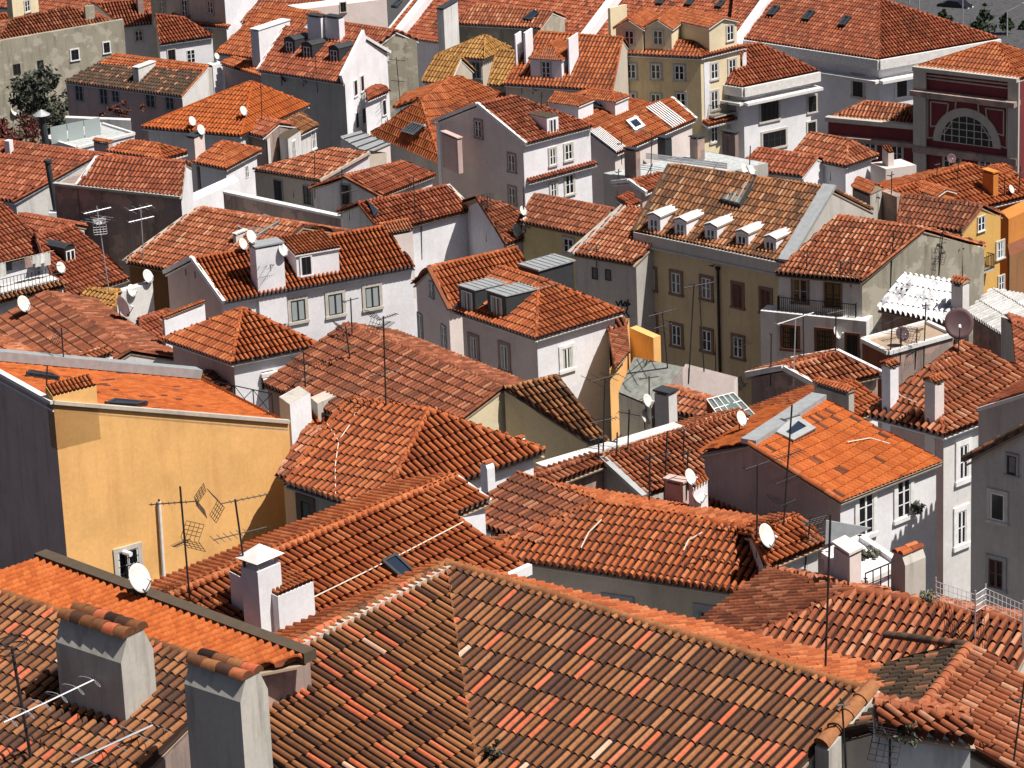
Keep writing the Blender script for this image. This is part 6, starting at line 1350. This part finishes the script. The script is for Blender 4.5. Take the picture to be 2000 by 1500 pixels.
for q in((270,1130,60,'big white dish in front of the yellow wall window'),(1495,1047,50,'big white dish at the right end of the curved roof'),(1347,932,34,'white dish on the striped gable roof'),(1264,783,28,'upper white dish beside the grey shed'),(1262,814,32,'lower white dish beside the grey shed'),(1447,746,24,'small white dish below the beige facade'),(1447,818,32,'white dish in front of the glazed lean to'),
 (1635,650,27,'white dish on the corner of the balcony house'),(490,463,28,'white dish standing on the stone chimney, left of centre'),(474,477,24,'lower white dish on the stone chimney, left of centre'),(552,489,26,'white dish on the side of the white chimney'),(288,540,28,'white dish on the brown wall, left'),(257,568,26,'white dish on the dirty white block wall'),(118,523,24,'white dish beside the laundry terrace'),(45,594,34,'white dish below the laundry terrace'),
 (1010,452,32,'largest white dish on the dull red roof'),(1028,435,26,'middle white dish on the dull red roof'),(1021,412,20,'smallest white dish on the dull red roof'),(375,237,20,'white dish before the red roof, upper left'),(392,254,22,'white dish on the stained chimney, upper left'),(475,217,20,'white dish on the bright hip roof'),(28,217,20,'white dish beside the dark tree, upper left'),(593,156,18,'white dish under the tall white house eave'),(1453,331,22,'left of two white dishes behind the beige roof'),(1467,333,22,'right of two white dishes behind the beige roof'),(1975,370,18,'white dish near the right edge chimney'),(1042,172,16,'little white dish under the cream building'),(423,110,14,'tiny white dish near the black stained roof'),(1362,965,40,'white dish leaning on the chimney behind the curved ridge')):
    dish(*q)
dish(1873,632,62,'huge dark satellite dish on a post, right','dish_dark',az=-95,el=25,bx=1875,by=705); dish(238,600,44,'dark maroon dish seen edge on beside the white block wall','dish_dark',az=-15,el=25,bx=232,by=628); dish(552,150,24,'dark dish seen from behind below the tall white house','dish_dark',az=-20,el=30); dish(1762,652,30,'dark dish amid the tangle of masts','dish_dark',az=-70,el=30); dish(1858,310,20,'grey dish in front of the museum window','dish_dark',az=-80,el=30)
# ================================================================ cables on roofs
def cable(pts,label,mat='cable_white',r=.03,lift=.22):
    m=MB(); Q=[]
    for i in range(len(pts)-1):
        for k in range(6): t=k/6; Q.append((pts[i][0]*(1-t)+pts[i+1][0]*t,pts[i][1]*(1-t)+pts[i+1][1]*t))
    Q.append(pts[-1]); W=[surf(x,y,None,'roof')+ZV*lift for x,y in Q]
    for p,q in zip(W[:-1],W[1:]):
        if np.linalg.norm(p-q)<4: m.bar(p,q,r,mat,n=5)
    tag(m.build('cable'),label,'cable','cables lying on the roofs')
cable([(612,1178),(700,1135),(800,1085),(905,1030)],'pale cable crossing the long orange roof with the skylight'); cable([(702,785),(690,830),(662,870),(655,920),(656,975)],'white cable hanging down the bright hip roof'); cable([(635,830),(660,868)],'short pale cable joining the white one on the bright hip roof')
cable([(1175,1025),(1150,1050),(1135,1080)],'short thin cable on the left of the curved roof'); cable([(1372,1050),(1345,1065),(1335,1085)],'short thin cable on the right of the curved roof'); cable([(1740,770),(1765,785),(1790,795)],'cable between the two slender chimneys'); cable([(1655,873),(1700,865),(1745,878)],'pale cable on the bright flat roof')
# ================================================================ plants and the square
def foliage(name,cols):
    m,nt,b=nodemat(name); at=N(nt,'ShaderNodeAttribute',attribute_name='rnd'); r=ramp(nt,[(i/(len(cols)-1),c) for i,c in enumerate(cols)]); nt.links.new(at.outputs['Fac'],r.inputs[0]); nt.links.new(r.outputs[0],b.inputs['Base Color']); b.inputs['Roughness'].default_value=.6; MATS[name]=m
foliage('leaf_dark',[(.018,.022,.016),(.03,.036,.024),(.05,.055,.035),(.10,.105,.075)]); foliage('leaf_red',[(.06,.012,.01),(.14,.03,.02),(.05,.04,.02)]); foliage('leaf_pine',[(.02,.035,.018),(.035,.055,.025),(.06,.08,.04)]); foliage('leaf_pale',[(.06,.07,.04),(.12,.13,.08),(.25,.25,.2)])
plain('bark',(.06,.045,.035),.9)
def plant(P,h,rx,rz,label,n=1400,mat='leaf_dark',leaf=.22,trunk=True,name='tree',cat='tree',group=None,shape='round',clumps=14):
    root=bpy.data.objects.new(name,None); COL.objects.link(root); root.location=P; tag(root,label,cat,group)
    t=MB(); cen=A3([0,0,h-rz]); cl=[]
    if trunk: t.bar((0,0,-1.5),(0.1,0,h-rz*.8),max(.07,h*.025),'bark',r2=max(.04,h*.012),n=7)
    for k in range(clumps):
        d=RNG.normal(size=3); d/=np.linalg.norm(d); rr=RNG.uniform(.35,.85); z=d[2]*rz*rr
        sh=1. if shape=='round' else max(.12,(1-(z+rz)/(2*rz))*1.25)
        c=cen+A3([d[0]*rx*rr*sh,d[1]*rx*rr*sh,z]); cl.append((c,RNG.uniform(.25,.48)*min(rx,rz)*(sh if shape!='round' else 1),RNG.uniform(0,1)))
        t.bar((0.05,0,max(.2,(h-rz)*.7)),c,max(.03,h*.008),'bark',r2=.012,n=4)
    o=t.build('trunk'); o.parent=root
    V=[];F=[];R_=[]
    for k in range(n):
        c,rad_,tone=cl[k%clumps]; d=RNG.normal(size=3); d/=np.linalg.norm(d); p=c+d*rad_*RNG.uniform(.4,1.1)*A3([1.1,1.1,.85])
        a=RNG.normal(size=3); a/=np.linalg.norm(a); b_=np.cross(a,RNG.normal(size=3)); b_/=np.linalg.norm(b_); s_=leaf*RNG.uniform(.6,1.3)
        j=len(V); V+= [p-a*s_,p+b_*s_*.45,p+a*s_,p-b_*s_*.45]; F.append((j,j+1,j+2,j+3)); R_.append(float(np.clip(tone*.5+RNG.uniform(0,.5),0,1)))
    m=MB(); m.add(V,F,mat,R_); o=m.build('crown'); o.parent=root
P=S(84,238,-3); zt=along_z(P,133); plant(P,zt-P[2],3.1,3.0,'dark evergreen tree in front of the grey ruin, upper left',2600,clumps=22,leaf=.3)
P=S(184,225,-2); zt=along_z(P,168); plant(P,zt-P[2],.95,1.5,'small pale leaved tree beside the black stained roof, upper left',700,'leaf_pale',leaf=.18)
P=S(40,300,-2); plant(P,4.,2.6,2.0,'reddish creeper bush at the left edge below the dark tree',1500,'leaf_red',leaf=.22,name='shrub',cat='shrub')
P=S(105,262,-1); plant(P,2.6,2.,1.4,'dark bush between the flue pipe and the terrace, upper left',900,'leaf_dark',leaf=.22,name='shrub',cat='shrub')
P=S(245,236,-.5); plant(P,1.5,2.6,.6,'low creeper trailing over the terrace wall, upper left',700,'leaf_red',leaf=.18,name='shrub',cat='shrub',trunk=False)
for x,y,hh,lab in((968,1478,.5,'weed tuft growing on the front roof by the valley'),(1700,1420,.9,'weed hanging on the cement firewall, lower right'),(1770,1440,.8,'weed growing on the low white wall, lower right')):
    P=surf(x,y+ (10 if y<1470 else 0)); plant(P-ZV*.3,hh+.3,.42,hh*.6,lab,260,'leaf_dark' if x<1000 else 'leaf_pale',leaf=.07,name='weed',cat='weed',trunk=False,clumps=9)
P=surf(1790,995,R9,'wall'); plant(P-ZV*.2-A3([0,.3,0]),.7,.35,.3,'potted plant on a bracket on the sunlit white wall, right',220,'leaf_dark',leaf=.1,name='pot_plant',cat='plant',trunk=False)
P=S(1695,1100,.4); plant(P,.7,.5,.35,'leafy plant on the sunlit terrace, right',260,'leaf_pale',leaf=.1,name='pot_plant',cat='plant',trunk=False)
P=S(1812,1172,1.4); plant(P-ZV*.4,.8,.45,.3,'mossy cushion beside the yellowish chimney stack, right',300,'leaf_pale',leaf=.06,name='moss',cat='moss',trunk=False)
# the square at the top right
SQ=lambda x,y:S(x,y,0,ground)
for x,yb,yt,w_,lab in((1842,52,14,1.7,'small young tree near the parked black car, top right'),(1922,76,2,2.1,'tall feathery conifer on the square, top right'),(1962,70,18,1.3,'thin young tree beside the street lamp, top right'),(1999,62,40,1.,'small tree cut by the right edge on the square')):
    P=SQ(x,yb); h_=along_z(P,yt)-P[2]; plant(P,h_,w_,h_*.48,lab,900,'leaf_pine',leaf=.26,shape='cone',clumps=24)
def lamp(x,yb,yt,lab):
    P=SQ(x,yb); h_=along_z(P,yt)-P[2]; root=bpy.data.objects.new('street_lamp',None); COL.objects.link(root); root.location=P; tag(root,lab,'street lamp','street lamps on the square')
    m=MB(); m.bar((0,0,0),(0,0,h_),.12,'aluminium',r2=.07,n=8); m.bar((0,0,h_),(1.9,-.2,h_+.9),.06,'aluminium'); o=m.build('pole'); o.parent=root
    m=MB(); m.obox((1.7,-.4,h_+.8),(.9,0,.3),(0,.4,0),(0,0,.16),'aluminium'); o=m.build('lamp_head'); o.parent=root
lamp(1967,74,22,'grey street lamp with a slanted arm on the square'); 
for x,yb,yt,lab in((1880,62,-30,'plain grey pole on the square beside the black car'),(1776,20,-40,'left one of the thin poles at the back of the square'),(1795,28,-40,'right one of the thin poles at the back of the square')):
    P=SQ(x,yb); h_=along_z(P,yt)-P[2]; m=MB(); m.bar(P,P+ZV*h_,.08,'aluminium',n=8); tag(m.build('pole'),lab,'pole','poles on the square')
def car(x,y,az,lab):
    P=SQ(x,y); root=bpy.data.objects.new('parked_car',None); COL.objects.link(root); root.location=P; root.rotation_euler=(0,0,rad(az)); tag(root,lab,'car')
    prof=[(-2.2,.35),(-2.2,.85),(-1.9,1.0),(-1.3,1.05),(-.7,1.5),(.8,1.5),(1.5,1.0),(2.1,.85),(2.25,.4)]
    m=MB(); m.prism([(p[0],-.88,p[1]) for p in prof],(0,1.76,0),'car_black'); o=m.build('body'); o.parent=root
    m=MB(); m.prism([(p[0],-.90,p[1]) for p in((-1.2,1.06),(-.68,1.43),(.78,1.43),(1.4,1.02))],(0,1.80,0),'glass'); o=m.build('windows'); o.parent=root
    for wx in(-1.4,1.4):
        for wy in(-.9,.75): m=MB(); m.bar((wx,wy,.34),(wx,wy+.16,.34),.34,'black_metal',n=14); o=m.build('wheel'); o.parent=root
    for wy in(-.7,.4): m=MB(); m.obox((2.16,wy,.62),(.06,0,0),(0,.32,0),(0,0,.16),'frame_white'); o=m.build('headlight'); o.parent=root
m_,nt_,b_=nodemat('car_black'); b_.inputs['Base Color'].default_value=(.012,.012,.016,1); b_.inputs['Roughness'].default_value=.2; MATS['car_black']=m_
car(1866,22,-38,'black parked car on the cobbled square, top right')
m_,nt_,b_=nodemat('cobbles'); g_=N(nt_,'ShaderNodeNewGeometry'); v_=N(nt_,'ShaderNodeTexVoronoi'); v_.inputs['Scale'].default_value=2.2; nt_.links.new(g_.outputs['Position'],v_.inputs['Vector']); r_=ramp(nt_,[(.0,(.085,.085,.09)),(.6,(.055,.055,.06)),(.9,(.03,.03,.03))]); nt_.links.new(v_.outputs['Distance'],r_.inputs[0]); nt_.links.new(mix(nt_,1.,r_.outputs[0],(1.,1.,1.),'MULTIPLY'),b_.inputs['Base Color']); b_.inputs['Roughness'].default_value=.85; MATS['cobbles']=m_
m=MB(); q=[SQ(x,y) for x,y in((1730,95),(2080,118),(2080,-60),(1730,-60))]; m.add([x+ZV*.01 for x in q],[(0,1,2,3)],'cobbles'); tag(m.build('square'),kind='structure')
m=MB()
for (x0,y0),(x1,y1) in(((1760,8),(2050,48)),((1880,-8),(2050,12))):
    p,q=SQ(x0,y0),SQ(x1,y1); d=unit(q-p); s_=np.cross(d,ZV); m.add([p+ZV*.03-s_*.2,q+ZV*.03-s_*.2,q+ZV*.03+s_*.2,p+ZV*.03+s_*.2],[(0,1,2,3)],'slab_white')
tag(m.build('kerb_line'),kind='structure')
# tag on the grey wall (graffiti strokes)
a_,c_,nr,u=R26.W[R26i]; m=MB()
G_=[[(1203,588),(1208,597),(1212,588)],[(1214,586),(1215,598)],[(1221,589),(1216,597),(1224,597),(1221,588)],[(1227,585),(1224,598),(1231,594),(1225,590)],[(1207,604),(1208,625)],[(1215,602),(1214,622),(1220,612)],[(1226,600),(1223,610),(1229,618),(1223,626)],[(1203,622),(1216,626)]]
for st in G_:
    for (x0,y0),(x1,y1) in zip(st[:-1],st[1:]): m.bar(on_plane(x0,y0,a_,nr)+nr*.02,on_plane(x1,y1,a_,nr)+nr*.02,.05,'black_metal',n=5)
tag(m.build('graffiti'),'black spray painted scrawl on the grey wall beside the beige building','graffiti')
# nets hung on poles at the right
root=bpy.data.objects.new('net_fence',None); COL.objects.link(root); P=S(1830,1170,.4); root.location=P; tag(root,'thin white net strung on poles beside the grey gable, lower right','net fence')
q=[S(x,y,.6) for x,y in((1828,1168),(1905,1195),(1925,1182),(1998,1215))]; m=MB(); nm=MB()
for x in q:
    m=MB(); m.bar(x-P-ZV*1,x-P+ZV*.75,.03,'aluminium'); o=m.build('post'); o.parent=root
for p,r in zip(q[:-1],q[1:]):
    for z in np.linspace(0,.6,4): nm.bar(p-P+ZV*(z),r-P+ZV*z,.012,'frame_white',n=4)
    for k in range(9): c=p+(r-p)*k/9; nm.bar(c-P,c-P+ZV*.6,.01,'frame_white',n=4)
o=nm.build('net'); o.parent=root
